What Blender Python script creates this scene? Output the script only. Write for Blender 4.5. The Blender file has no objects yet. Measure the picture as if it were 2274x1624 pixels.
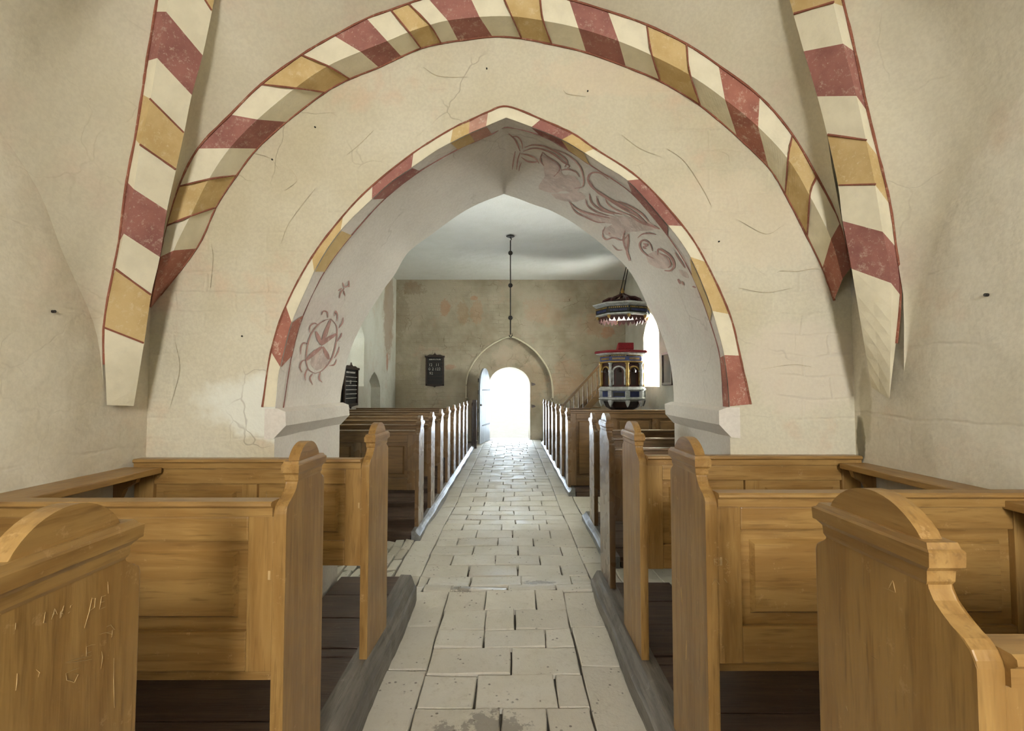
import bpy, bmesh, math, random
from mathutils import Vector, Matrix
from mathutils.bvhtree import BVHTree
random.seed(7)
S = bpy.context.scene
COL = S.collection
PI = math.pi
# ------------------------------------------------------------------ camera
F = 1100.0; H = 1.45
PITCH = math.atan(48 / F); YAW = -3 / F
cd = bpy.data.cameras.new('camera'); cam = bpy.data.objects.new('camera', cd); COL.objects.link(cam)
cam.location = (0, 0, H); cam.rotation_euler = (PI / 2 + PITCH, 0, YAW)
cd.sensor_width = 36; cd.lens = 36 * F / 2274; cd.clip_start = 0.05; cd.clip_end = 200
S.camera = cam
CM = Matrix.Rotation(YAW, 3, 'Z') @ Matrix.Rotation(PI / 2 + PITCH, 3, 'X')
def ray(px, py): return CM @ Vector(((px - 1137) / F, (812 - py) / F, -1))
def WY(px, py, Y):
    d = ray(px, py); return Vector((d.x * Y / d.y, Y, H + d.z * Y / d.y))
def WX(px, py, X):
    d = ray(px, py); t = X / d.x; return Vector((X, d.y * t, H + d.z * t))
# ------------------------------------------------------------------ world, lights, exposure
w = bpy.data.worlds.new('overcast'); S.world = w; w.use_nodes = True
wn = w.node_tree.nodes; wn['Background'].inputs[0].default_value = (0.86, 0.93, 1.0, 1); wn['Background'].inputs[1].default_value = 2.2
S.view_settings.view_transform = 'Standard'; S.view_settings.look = 'None'
S.cycles.max_bounces = 4; S.cycles.diffuse_bounces = 4; S.cycles.use_light_tree = False; S.cycles.caustics_reflective = False; S.cycles.caustics_refractive = False; S.cycles.glossy_bounces = 2; S.cycles.transmission_bounces = 3
S.cycles.use_adaptive_sampling = True; S.cycles.adaptive_threshold = .2; S.cycles.adaptive_min_samples = 8
S.view_settings.exposure = -0.2; S.view_settings.gamma = 1.0
def area(name, loc, rot, sx, sy, power, col):
    l = bpy.data.lights.new(name, 'AREA'); l.shape = 'RECTANGLE'; l.size = sx; l.size_y = sy; l.energy = power; l.color = col
    o = bpy.data.objects.new(name, l); COL.objects.link(o); o.location = loc; o.rotation_euler = rot
    return o
# daylight at the windows (each lamp fills the opening of a window built in the walls) and at the open door; the near nave ones are unseen additions
area('window_daylight_end', (0.45, -4.32, 2.65), (PI / 2, 0, 0), .75, 1.2, 320, (1, .985, .94))
area('window_daylight_left', (-2.15, -1.55, 2.05), (0, -PI / 2, 0), 1.7, 1.2, 30, (.92, .97, 1))
area('window_daylight_right', (2.15, -1.75, 2.05), (0, PI / 2, 0), 1.7, 1.2, 25, (.97, .98, .98))
area('door_daylight', (-0.02, 14.6, 1.5), (-PI / 2, 0, 0), 2.2, 2.6, 250, (.70, .85, 1))
area('nave_window_daylight_right', (4.25, 10.9, 2.1), (0, PI / 2 + .6, 0), 2.0, 1.6, 900, (1, 1, .95))
area('added_nave_light_right_near', (4.25, 5.9, 2.1), (0, PI / 2 + .85, 0), 2.0, 1.6, 430, (1, .99, .95))  # lamp of an unseen window, added to light the nave and ceiling
area('nave_window_daylight_left', (-3.75, 9.4, 2.4), (0, -PI / 2, 0), 1.5, 1.5, 40, (1, .99, .95))

area('added_nave_light_left_near', (-4.25, 6.0, 2.1), (0, -PI / 2 - .85, 0), 2.0, 1.6, 400, (.97, .99, 1))  # unseen window and lamp added to brighten the arch soffit
# ------------------------------------------------------------------ helpers
def link(o, parent=None):
    COL.objects.link(o)
    if parent is not None: o.parent = parent
    return o
def mesh_obj(name, bm, mats, parent=None, smooth=False):
    me = bpy.data.meshes.new(name)
    bmesh.ops.recalc_face_normals(bm, faces=bm.faces[:]) if len(bm.faces) < 60000 else None
    bm.to_mesh(me); bm.free()
    for m in (mats if isinstance(mats, (list, tuple)) else [mats]): me.materials.append(m)
    if smooth:
        for p in me.polygons: p.use_smooth = True
    o = bpy.data.objects.new(name, me)
    return link(o, parent)
def empty(name, loc=(0, 0, 0), rz=0):
    o = bpy.data.objects.new(name, None); link(o); o.location = loc; o.rotation_euler = (0, 0, rz); o.empty_display_size = .1
    return o
def tag(o, label=None, cat=None, group=None, kind=None):
    if label: o['label'] = label
    if cat: o['category'] = cat
    if group: o['group'] = group
    if kind: o['kind'] = kind
    return o
def box(bm, x0, x1, y0, y1, z0, z1, bev=0.0, mat=0):
    vs = [bm.verts.new(p) for p in ((x0, y0, z0), (x1, y0, z0), (x1, y1, z0), (x0, y1, z0), (x0, y0, z1), (x1, y0, z1), (x1, y1, z1), (x0, y1, z1))]
    fs = [bm.faces.new([vs[i] for i in f]) for f in ((3, 2, 1, 0), (4, 5, 6, 7), (0, 1, 5, 4), (1, 2, 6, 5), (2, 3, 7, 6), (3, 0, 4, 7))]
    for f in fs: f.material_index = mat
    if bev:
        es = list({e for f in fs for e in f.edges})
        r = bmesh.ops.bevel(bm, geom=es, offset=bev, segments=2, affect='EDGES', profile=.6)
        for f in r['faces']: f.material_index = mat
    return vs
def prism(bm, pts, axis, a, b, bev=0.0, mat=0):
    """pts: 2-D outline; axis 'x': pts=(y,z) between x=a..b, 'y': pts=(x,z) between y=a..b, 'z': pts=(x,y)"""
    def P(p, t): return (t, p[0], p[1]) if axis == 'x' else ((p[0], t, p[1]) if axis == 'y' else (p[0], p[1], t))
    A = [bm.verts.new(P(p, a)) for p in pts]; B = [bm.verts.new(P(p, b)) for p in pts]
    fs = [bm.faces.new(A), bm.faces.new(B[::-1])]
    n = len(pts)
    for i in range(n): fs.append(bm.faces.new((A[i], B[i], B[(i + 1) % n], A[(i + 1) % n])))
    for f in fs: f.material_index = mat
    if bev:
        es = [e for f in fs[:2] for e in f.edges]
        bmesh.ops.bevel(bm, geom=list(set(es)), offset=bev, segments=2, affect='EDGES', profile=.6)
    return fs
def tube(bm, pts, r, n=8, mat=0, cap=True):
    pts = [Vector(p) for p in pts]; rings = []
    up = Vector((0, 0, 1))
    for i, p in enumerate(pts):
        t = (pts[min(i + 1, len(pts) - 1)] - pts[max(i - 1, 0)]).normalized()
        u = t.cross(up)
        if u.length < .05: u = t.cross(Vector((1, 0, 0)))
        u.normalize(); v = t.cross(u)
        rr = r[i] if isinstance(r, (list, tuple)) else r
        rings.append([bm.verts.new(p + (u * math.cos(a) + v * math.sin(a)) * rr) for a in [2 * PI * k / n for k in range(n)]])
    for i in range(len(rings) - 1):
        for k in range(n):
            f = bm.faces.new((rings[i][k], rings[i][(k + 1) % n], rings[i + 1][(k + 1) % n], rings[i + 1][k])); f.material_index = mat
    if cap:
        bm.faces.new(rings[0][::-1]).material_index = mat; bm.faces.new(rings[-1]).material_index = mat
def lathe(bm, cx, cy, prof, n=12, mat=0, rot=0.0, closed=True):
    rings = [[bm.verts.new((cx + r * math.cos(rot + 2 * PI * k / n), cy + r * math.sin(rot + 2 * PI * k / n), z)) for k in range(n)] for r, z in prof]
    for i in range(len(rings) - 1):
        for k in range(n):
            f = bm.faces.new((rings[i][k], rings[i][(k + 1) % n], rings[i + 1][(k + 1) % n], rings[i + 1][k])); f.material_index = mat
    if closed:
        bm.faces.new(rings[0][::-1]).material_index = mat; bm.faces.new(rings[-1]).material_index = mat
def frustum(bm, x0, x1, y0, y1, z0, p0, z1, p1, k=1):
    a = [bm.verts.new(p) for p in ((x0 - p0 * k, y0 - p0 * .5, z0), (x1 + p0 * k, y0 - p0 * .5, z0), (x1 + p0 * k, y1 + p0, z0), (x0 - p0 * k, y1 + p0, z0))]
    b = [bm.verts.new(p) for p in ((x0 - p1 * k, y0 - p1 * .5, z1), (x1 + p1 * k, y0 - p1 * .5, z1), (x1 + p1 * k, y1 + p1, z1), (x0 - p1 * k, y1 + p1, z1))]
    bm.faces.new(a[::-1]); bm.faces.new(b)
    for i in range(4): bm.faces.new((a[i], a[(i + 1) % 4], b[(i + 1) % 4], b[i]))
def catmull(P, sub=4):
    P = [Vector(p) for p in P]; out = []
    for i in range(len(P) - 1):
        p0 = P[i - 1] if i else P[0] * 2 - P[1]; p3 = P[i + 2] if i + 2 < len(P) else P[-1] * 2 - P[-2]
        p1, p2 = P[i], P[i + 1]
        for k in range(sub):
            t = k / sub
            out.append(.5 * ((2 * p1) + (p2 - p0) * t + (2 * p0 - 5 * p1 + 4 * p2 - p3) * t * t + (3 * p1 - p0 - 3 * p2 + p3) * t ** 3))
    out.append(P[-1]); return out
def resample(P, n):
    P = [Vector(p) for p in P]; L = [0]
    for a, b in zip(P, P[1:]): L.append(L[-1] + (b - a).length)
    out = []; j = 0
    for k in range(n):
        d = L[-1] * k / (n - 1)
        while j < len(P) - 2 and L[j + 1] < d: j += 1
        s = (d - L[j]) / max(1e-9, L[j + 1] - L[j]); out.append(P[j].lerp(P[j + 1], min(1, max(0, s))))
    return out
def loft(bm, rows, mat=0):
    V = [[bm.verts.new(p) for p in r] for r in rows]
    for a, b in zip(V, V[1:]):
        for i in range(len(a) - 1):
            try: bm.faces.new((a[i], a[i + 1], b[i + 1], b[i])).material_index = mat
            except ValueError: pass
    return V

# ------------------------------------------------------------------ materials
def newmat(name):
    m = bpy.data.materials.new(name); m.use_nodes = True
    nt = m.node_tree; return m, nt, nt.nodes['Principled BSDF']
def N(nt, t, **k):
    n = nt.nodes.new(t)
    for a, b in k.items(): setattr(n, a, b)
    return n
def lin(c):
    return tuple(((x / 255) / 12.92 if x / 255 <= .04045 else ((x / 255 + .055) / 1.055) ** 2.4) for x in c) + (1,)
def pos(nt, obj=False, scale=(1, 1, 1)):
    g = N(nt, 'ShaderNodeTexCoord').outputs['Object'] if obj else N(nt, 'ShaderNodeNewGeometry').outputs['Position']
    mp = N(nt, 'ShaderNodeMapping'); mp.inputs['Scale'].default_value = scale
    nt.links.new(g, mp.inputs[0]); return mp.outputs[0]
def noise(nt, vec, s, d=4, rough=.6, dist=0):
    n = N(nt, 'ShaderNodeTexNoise'); n.inputs['Scale'].default_value = s; n.inputs['Detail'].default_value = d
    n.inputs['Roughness'].default_value = rough; n.inputs['Distortion'].default_value = dist
    nt.links.new(vec, n.inputs['Vector']); return n.outputs['Fac']
def mrange(nt, v, a, b, c=0, d=1):
    n = N(nt, 'ShaderNodeMapRange'); n.interpolation_type = 'SMOOTHSTEP'
    for i, x in enumerate((a, b, c, d)): n.inputs[i + 1].default_value = x
    nt.links.new(v, n.inputs[0]); return n.outputs[0]
def mix(nt, f, a, b, mode='MIX'):
    n = N(nt, 'ShaderNodeMix', data_type='RGBA', blend_type=mode)
    if isinstance(f, (int, float)): n.inputs[0].default_value = f
    else: nt.links.new(f, n.inputs[0])
    for x, s in ((a, 6), (b, 7)):
        if isinstance(x, tuple): n.inputs[s].default_value = x
        else: nt.links.new(x, n.inputs[s])
    return n.outputs[2]
def math_(nt, op, a, b):
    n = N(nt, 'ShaderNodeMath', operation=op)
    for x, s in ((a, 0), (b, 1)):
        if isinstance(x, (int, float)): n.inputs[s].default_value = x
        else: nt.links.new(x, n.inputs[s])
    return n.outputs[0]
def bump(nt, bsdf, h, strength, dist=.02):
    b = N(nt, 'ShaderNodeBump'); b.inputs['Strength'].default_value = strength; b.inputs['Distance'].default_value = dist
    nt.links.new(h, b.inputs['Height']); nt.links.new(b.outputs[0], bsdf.inputs['Normal'])
def blotch(nt, col, vec, c, r, colour, amt, jit, nz):
    s = N(nt, 'ShaderNodeVectorMath', operation='SUBTRACT'); nt.links.new(vec, s.inputs[0]); s.inputs[1].default_value = c
    m = N(nt, 'ShaderNodeVectorMath', operation='MULTIPLY'); nt.links.new(s.outputs[0], m.inputs[0]); m.inputs[1].default_value = (1 / r[0], 1 / r[1], 1 / r[2])
    l = N(nt, 'ShaderNodeVectorMath', operation='LENGTH'); nt.links.new(m.outputs[0], l.inputs[0])
    a = math_(nt, 'ADD', l.outputs['Value'], math_(nt, 'MULTIPLY', math_(nt, 'SUBTRACT', nz, .5), jit))
    return mix(nt, mrange(nt, a, 1.0, .7, 0, amt), col, colour)
def plaster(name, a, b, c=None, rough_bump=.35, blotches=(), cracks=.25, big=.9, bricks=None):
    m, nt, P = newmat(name); v = pos(nt)
    col = mix(nt, mrange(nt, noise(nt, v, big, 3, .65), .35, .68), lin(a), lin(b))
    if c: col = mix(nt, mrange(nt, noise(nt, v, 2.3, 4, .7), .52, .72, 0, .65), col, lin(c))
    fine = noise(nt, v, 60, 1, .7)
    col = mix(nt, mrange(nt, fine, .3, .7, 0, .10), col, lin((120, 108, 90)))
    nz = noise(nt, v, 3.5, 4, .8)
    for bl in blotches: col = blotch(nt, col, v, *bl[:2], lin(bl[2]), bl[3], bl[4], nz)
    # fine crackle
    vo = N(nt, 'ShaderNodeTexVoronoi', feature='DISTANCE_TO_EDGE'); vo.inputs['Scale'].default_value = 2.6
    ad = N(nt, 'ShaderNodeVectorMath', operation='ADD'); nt.links.new(v, ad.inputs[0])
    n3 = N(nt, 'ShaderNodeTexNoise'); n3.inputs['Scale'].default_value = 4; n3.inputs['Detail'].default_value = 3; nt.links.new(v, n3.inputs['Vector'])
    sc = N(nt, 'ShaderNodeVectorMath', operation='SCALE'); sc.inputs['Scale'].default_value = .22; nt.links.new(n3.outputs['Color'], sc.inputs[0])
    nt.links.new(sc.outputs[0], ad.inputs[1]); nt.links.new(ad.outputs[0], vo.inputs['Vector'])
    cr = mrange(nt, vo.outputs['Distance'], .012, 0, 0, 1)
    cr = math_(nt, 'MULTIPLY', cr, mrange(nt, noise(nt, v, 1.7, 2), .52, .62))
    col = mix(nt, math_(nt, 'MULTIPLY', cr, cracks), col, lin((110, 92, 70)))
    h = noise(nt, v, 6, 5, .55)
    if bricks:
        bt = N(nt, 'ShaderNodeTexBrick'); bt.inputs['Scale'].default_value = 1; bt.inputs['Brick Width'].default_value = .3; bt.inputs['Row Height'].default_value = .105
        bt.inputs['Mortar Size'].default_value = .012; bt.inputs['Mortar Smooth'].default_value = 1
        mp = N(nt, 'ShaderNodeMapping'); mp.inputs['Rotation'].default_value = bricks; nt.links.new(v, mp.inputs[0])
        a2 = N(nt, 'ShaderNodeVectorMath', operation='ADD'); nt.links.new(mp.outputs[0], a2.inputs[0])
        s2 = N(nt, 'ShaderNodeVectorMath', operation='SCALE'); s2.inputs['Scale'].default_value = .07; nt.links.new(n3.outputs['Color'], s2.inputs[0]); nt.links.new(s2.outputs[0], a2.inputs[1])
        nt.links.new(a2.outputs[0], bt.inputs['Vector'])
        k = math_(nt, 'MULTIPLY', bt.outputs['Fac'], mrange(nt, noise(nt, v, 1.1, 3), .4, .65))
        h = math_(nt, 'SUBTRACT', h, math_(nt, 'MULTIPLY', k, .22 if name != 'old_plaster_end' else .26))
    h = math_(nt, 'SUBTRACT', h, math_(nt, 'MULTIPLY', cr, .4 * cracks))
    nt.links.new(col, P.inputs['Base Color']); P.inputs['Roughness'].default_value = .92; P.inputs['Specular IOR Level'].default_value = .15
    bump(nt, P, h, rough_bump, .03); return m
def paint(name, a, wear, amt=.35, dark=None):
    m, nt, P = newmat(name); v = pos(nt)
    col = mix(nt, mrange(nt, noise(nt, v, 9, 4), .35, .7), lin(a), lin(dark or tuple(int(x * .86) for x in a)))
    col = mix(nt, mrange(nt, noise(nt, v, 22, 4, .8), .53, .72, 0, amt), col, lin(wear))
    col = mix(nt, mrange(nt, noise(nt, v, 60, 3, .8), .60, .70, 0, amt), col, lin(wear))
    nt.links.new(col, P.inputs['Base Color']); P.inputs['Roughness'].default_value = .9; P.inputs['Specular IOR Level'].default_value = .15
    bump(nt, P, noise(nt, v, 6, 5, .55), .3, .03); return m
def wood(name, a, b, c, grain, rough=.42, bumps=.12, obj=False, wear=None, scr=None, coat=.0):
    m, nt, P = newmat(name); v = pos(nt, obj, grain)
    g = noise(nt, v, 20, 3, .6, .8)
    col = mix(nt, mrange(nt, g, .35, .65), lin(a), lin(b))
    g2 = noise(nt, v, 85, 2, .6)
    col = mix(nt, mrange(nt, g2, .5, .75, 0, .55), col, lin(c))
    v2 = pos(nt, obj)
    col = mix(nt, mrange(nt, noise(nt, v2, 2.4, 3, .7), .45, .75, 0, .35), col, lin(c))
    if wear:
        col = mix(nt, mrange(nt, noise(nt, v2, 14, 5, .85), .60, .68, 0, .45), col, lin(wear))
    nt.links.new(col, P.inputs['Base Color'])
    rr = mrange(nt, noise(nt, v2, 6, 2), .3, .7, rough - .02, rough + .04); nt.links.new(rr, P.inputs['Roughness'])
    P.inputs['Coat Weight'].default_value = coat; P.inputs['Coat Roughness'].default_value = .28
    bump(nt, P, g2, bumps, .008); return m
def simple(name, a, rough=.6, metal=0, b=None, s=12):
    m, nt, P = newmat(name); v = pos(nt, True)
    col = mix(nt, mrange(nt, noise(nt, v, s, 4), .35, .7), lin(a), lin(b or tuple(int(x * .8) for x in a)))
    nt.links.new(col, P.inputs['Base Color']); P.inputs['Roughness'].default_value = rough; P.inputs['Metallic'].default_value = metal
    return m

CREAM, CREAM2, PINKISH = (222, 212, 182), (206, 194, 160), (222, 196, 168)
M_vault = plaster('limewash_vault', (208, 201, 180), (196, 188, 164), (202, 186, 164), .3, cracks=.12)
M_side = plaster('limewash_side', (214, 207, 188), (202, 192, 168), (210, 192, 170), .4, cracks=.08, bricks=(PI / 2, 0, PI / 2),
    blotches=[((1.72, 2.44, 1.20), (.2, .035, .13), (84, 76, 50), .75, 1.4), ((1.72, 2.40, 1.36), (.3, .05, .22), (158, 148, 116), .5, 1.2)])
M_front = plaster('limewash_front', (210, 204, 183), (196, 187, 160), (208, 184, 158), .5, cracks=.3, bricks=(PI / 2, 0, 0),
    blotches=[((-.95, 2.48, 1.35), (.7, .4, .22), (226, 227, 216), .9, .7), ((.6, 2.48, 3.05), (.5, .4, .12), (222, 202, 174), .3, 1.6),  # first blotch paints the cool window light low on the wall
              ((1.1, 2.48, 2.3), (.45, .4, .3), (218, 202, 176), .3, 1.6), ((1.5, 2.48, 1.55), (.35, .4, .25), (214, 202, 186), .5, 1.0)])
M_soffit = plaster('limewash_soffit', (222, 216, 206), (212, 206, 196), (218, 206, 198), .3, cracks=.2)
bl = []
def bw(px, py, rx, ry, c, amt, jit):
    amt *= .65; jit += 1.2; c = tuple(int(v * .8 + w * .2) for v, w in zip(c, (170, 150, 124))); c = tuple(int(v * 1.06) for v in c)
    p = WY(px, py, 13.5); k = 13.5 / F; bl.append(((p.x, p.y, p.z), (rx * k, .5, ry * k), c, amt, jit))
bw(920, 640, 34, 16, (120, 92, 66), .55, 1.4); bw(890, 700, 18, 60, (122, 104, 76), .5, 1.4); bw(988, 685, 11, 26, (182, 118, 76), .65, .9)
bw(1028, 695, 14, 30, (160, 122, 84), .55, 1.2); bw(1058, 690, 16, 34, (176, 128, 92), .55, 1.3); bw(1053, 663, 10, 7, (184, 118, 78), .6, .8)
bw(1190, 690, 30, 30, (188, 146, 118), .4, 1.4); bw(1225, 700, 26, 26, (186, 148, 120), .35, 1.5); bw(1325, 720, 28, 30, (172, 122, 92), .5, 1.0)
bw(1350, 738, 17, 14, (184, 118, 84), .7, .5); bw(1262, 838, 46, 44, (184, 146, 118), .5, 1.2); bw(1002, 815, 14, 7, (170, 112, 88), .65, .7)
bw(1290, 870, 60, 40, (176, 142, 110), .45, 1.4); bw(905, 880, 46, 60, (150, 140, 112), .5, 1.3); bw(1180, 860, 40, 60, (190, 162, 134), .4, 1.3)
bw(1060, 900, 36, 60, (176, 150, 120), .35, 1.3); bw(1135, 790, 50, 26, (198, 178, 160), .5, 1.2)
M_far = plaster('old_plaster_end', (190, 180, 160), (160, 149, 127), (186, 164, 142), .75, bl, cracks=.7, bricks=(PI / 2, 0, 0))
M_nave = plaster('limewash_nave', (206, 204, 192), (190, 186, 170), (196, 182, 164), .45, cracks=.3,
    blotches=[((-3.14, 12.7, 3.4), (.3, .6, 1.4), (150, 120, 92), .6, 1.3), ((-3.14, 12.6, 2.1), (.3, .12, .28), (176, 120, 96), .7, .9)])
M_ceil = plaster('limewash_ceiling', (234, 235, 230), (226, 227, 220), None, .5, cracks=.05)
M_red = paint('faded_red_paint', (160, 110, 100), (204, 182, 164), .6, (142, 96, 88))
M_red2 = paint('worn_red_paint', (170, 114, 98), (210, 190, 170), .75, (152, 100, 86))
M_och = paint('ochre_paint', (204, 178, 128), (216, 200, 160), .6, (190, 162, 110))
M_wht = paint('chalk_white_paint', (226, 218, 192), (212, 204, 184), .35, (216, 208, 182))
M_pink = paint('pale_rose_paint', (196, 152, 134), (214, 196, 178), .5)
M_line = paint('red_brown_line_paint', (146, 92, 74), (190, 156, 130), .5)
M_thin = paint('thin_purple_line_paint', (132, 92, 84), (180, 150, 140), .4)
M_scroll = paint('faint_red_scroll_paint', (190, 150, 140), (208, 192, 184), .6)
M_wash = paint('faint_rose_wash_paint', (214, 196, 186), (222, 214, 205), .85)
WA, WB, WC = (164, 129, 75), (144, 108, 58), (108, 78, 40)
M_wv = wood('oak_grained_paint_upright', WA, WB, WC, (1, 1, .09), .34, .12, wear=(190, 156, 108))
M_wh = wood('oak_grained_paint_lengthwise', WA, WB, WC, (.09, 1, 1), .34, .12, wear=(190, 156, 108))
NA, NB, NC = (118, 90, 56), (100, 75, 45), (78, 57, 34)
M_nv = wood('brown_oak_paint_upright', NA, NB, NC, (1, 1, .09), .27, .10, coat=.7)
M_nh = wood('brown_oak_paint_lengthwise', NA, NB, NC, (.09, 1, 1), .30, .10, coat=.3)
M_wy = wood('oak_grained_paint_depthwise', WA, WB, WC, (1, .12, 1), .34, .12, wear=(190, 156, 108))
M_dark = wood('dark_floor_board', (96, 76, 62), (78, 60, 50), (54, 42, 36), (.08, 1, 1), .42, .25, wear=(118, 104, 94))
M_grey = wood('weathered_grey_timber', (124, 118, 110), (98, 92, 86), (70, 66, 62), (1, .08, 1), .4, .5, wear=(156, 152, 144))
M_scr = simple('pale_scratch', (196, 164, 112), .7)
M_kerb = wood('pale_grey_timber', (128, 128, 126), (108, 106, 104), (84, 82, 80), (1, .08, 1), .35, .3)
M_mort = simple('dark_joint_bed', (92, 86, 76), .95)
def stone_mat():
    m, nt, P = newmat('worn_floor_brick'); v = pos(nt)
    oi = N(nt, 'ShaderNodeObjectInfo')
    col = mix(nt, oi.outputs['Random'], lin((214, 209, 197)), lin((196, 189, 175)))
    col = mix(nt, mrange(nt, noise(nt, v, 3, 5), .4, .7, 0, .5), col, lin((196, 190, 172)))
    col = mix(nt, mrange(nt, noise(nt, v, 26, 4, .8), .5, .75, 0, .4), col, lin((168, 156, 138)))
    vo = N(nt, 'ShaderNodeTexVoronoi'); vo.inputs['Scale'].default_value = 32; nt.links.new(v, vo.inputs['Vector'])
    pit = math_(nt, 'MULTIPLY', mrange(nt, vo.outputs['Distance'], .26, .12), mrange(nt, noise(nt, v, 9, 3), .55, .62))
    col = mix(nt, math_(nt, 'MULTIPLY', pit, .8), col, lin((96, 84, 72)))
    nz = noise(nt, v, 14, 4, .8)
    for c, r in (((-.08, 2.18, 0), (.14, .12, .5)), ((-.28, 2.17, 0), (.05, .05, .5)), ((-.33, 3.55, 0), (.09, .05, .5)), ((.2, 3.72, 0), (.12, .05, .5))):
        col = blotch(nt, col, v, c, r, lin((104, 94, 84)), .6, 3.2, nz)
    nt.links.new(col, P.inputs['Base Color']); P.inputs['Roughness'].default_value = .5
    nt.links.new(mrange(nt, noise(nt, v, 5, 4), .3, .7, .42, .68), P.inputs['Roughness'])
    h = math_(nt, 'ADD', noise(nt, v, 12, 4, .7), math_(nt, 'MULTIPLY', noise(nt, v, 90, 3), .25))
    h = math_(nt, 'SUBTRACT', h, math_(nt, 'MULTIPLY', pit, .5))
    bump(nt, P, h, .45, .012); return m
M_stone = stone_mat()
M_iron = simple('dark_iron', (58, 54, 50), .55, .6)
M_pint = simple('rusty_grey_iron', (112, 100, 98), .7)
M_black = simple('black_board_paint', (30, 28, 26), .5)
M_ebony = simple('dark_brown_varnish', (52, 34, 24), .35)
M_redc = simple('crimson_cloth', (150, 26, 34), .8, 0, (110, 16, 24), 60)
M_gold = simple('gilding', (196, 160, 90), .4, .5)
M_blue = simple('ultramarine_paint', (58, 66, 120), .4)
M_pwht = simple('white_gloss_paint', (206, 206, 202), .3)
M_maroon = simple('maroon_paint', (76, 34, 30), .35)
M_chalk = simple('chalk_numerals', (210, 206, 196), .9)
M_leaf = wood('bleached_door_wood', (138, 142, 144), (120, 124, 126), (92, 94, 96), (1, 1, .12), .5, .4, wear=(160, 162, 162))
M_glass = bpy.data.materials.new('leaded_glass'); M_glass.use_nodes = True; nt_ = M_glass.node_tree; nt_.nodes.clear()
o_ = nt_.nodes.new('ShaderNodeOutputMaterial'); t_ = nt_.nodes.new('ShaderNodeBsdfTransparent'); g_ = nt_.nodes.new('ShaderNodeBsdfGlossy'); m_ = nt_.nodes.new('ShaderNodeMixShader')
t_.inputs[0].default_value = (.93, .96, .94, 1); g_.inputs['Roughness'].default_value = .05; m_.inputs[0].default_value = .06
nt_.links.new(t_.outputs[0], m_.inputs[1]); nt_.links.new(g_.outputs[0], m_.inputs[2]); nt_.links.new(m_.outputs[0], o_.inputs[0])

# ------------------------------------------------------------------ room shell
Y1, Y2, XL, XR = 2.48, 3.40, -1.81, 1.72
YB, YN, YI = -4.2, 13.5, 13.62
NX = 3.14
def st(o): o['kind'] = 'structure'; return o
NL = [(611, 909), (618, 841), (624, 810), (636, 759), (648, 716), (670, 665), (687, 628), (698, 603), (725, 556), (757, 512), (790, 477), (826, 443), (868, 405), (917, 371), (967, 336), (1000, 318), (1042, 297), (1080, 281), (1124, 262)]
NR = [(1124, 262), (1179, 282), (1247, 310), (1298, 340), (1345, 371), (1393, 401), (1440, 450), (1484, 502), (1512, 538), (1533, 572), (1557, 625), (1578, 680), (1597, 745), (1608, 790), (1616, 850), (1620, 905)]
FL = [(755, 897), (758, 870), (764, 840), (771, 801), (782, 768), (795, 738), (814, 702), (835, 670), (855, 639), (877, 609), (907, 560), (962, 518), (1017, 478), (1062, 453), (1119, 431)]
FR = [(1119, 431), (1149, 441), (1186, 455), (1219, 466), (1263, 489), (1306, 519), (1344, 549), (1385, 587), (1412, 625), (1439, 680), (1464, 731), (1479, 772), (1489, 810), (1494, 850), (1497, 893)]
nl = resample(catmull([WY(*p, Y1) for p in NL], 8), 120); nr = resample(catmull([WY(*p, Y1) for p in NR], 8), 120)
fl = resample(catmull([WY(*p, Y2) for p in FL], 8), 120); fr = resample(catmull([WY(*p, Y2) for p in FR], 8), 120)
near = nl + nr[1:]; far = fl + fr[1:]
for L in (near, far):
    L.insert(0, Vector((L[0].x, L[0].y, -.2))); L.append(Vector((L[-1].x, L[-1].y, -.2)))
def notched(bm, prof, y, x0, x1, z1):
    P = [(p.x, p.z) for p in prof]
    def q(*v): bm.faces.new([bm.verts.new((a_, y, b_)) for a_, b_ in v])
    lo, hi = min(range(len(P)), key=lambda i: (P[i][0], -P[i][1])), max(range(len(P)), key=lambda i: (P[i][0], P[i][1]))
    q((x0, -.2), (P[0][0], -.2), (P[0][0], z1), (x0, z1)); q((P[-1][0], -.2), (x1, -.2), (x1, z1), (P[-1][0], z1))
    for (ax, az), (bx_, bz) in zip(P, P[1:]):
        if bx_ - ax > 1e-5: q((ax, az), (bx_, bz), (bx_, z1), (ax, z1))
    bmesh.ops.remove_doubles(bm, verts=bm.verts[:], dist=1e-5)
bm = bmesh.new(); notched(bm, near, Y1, -3.5, 3.5, 5.0); wall_arch = st(mesh_obj('wall_arch', bm, M_front))
bm = bmesh.new(); notched(bm, far, Y2, -3.5, 3.5, 5.0); o = st(mesh_obj('wall_nave_near', bm, M_nave))
bm = bmesh.new()
rows = [[near[i].lerp(far[i], t) for i in range(len(near))] for t in [k / 24 for k in range(25)]]
loft(bm, rows); bm.normal_update(); bvh_soffit = BVHTree.FromBMesh(bm); soffit = st(mesh_obj('trim_arch_soffit', bm, M_soffit, smooth=True))
soffit['kind'] = 'structure'
bvh_front = BVHTree.FromPolygons([(-4, Y1, -1), (4, Y1, -1), (4, Y1, 6), (-4, Y1, 6)], [(0, 1, 2, 3)])
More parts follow.
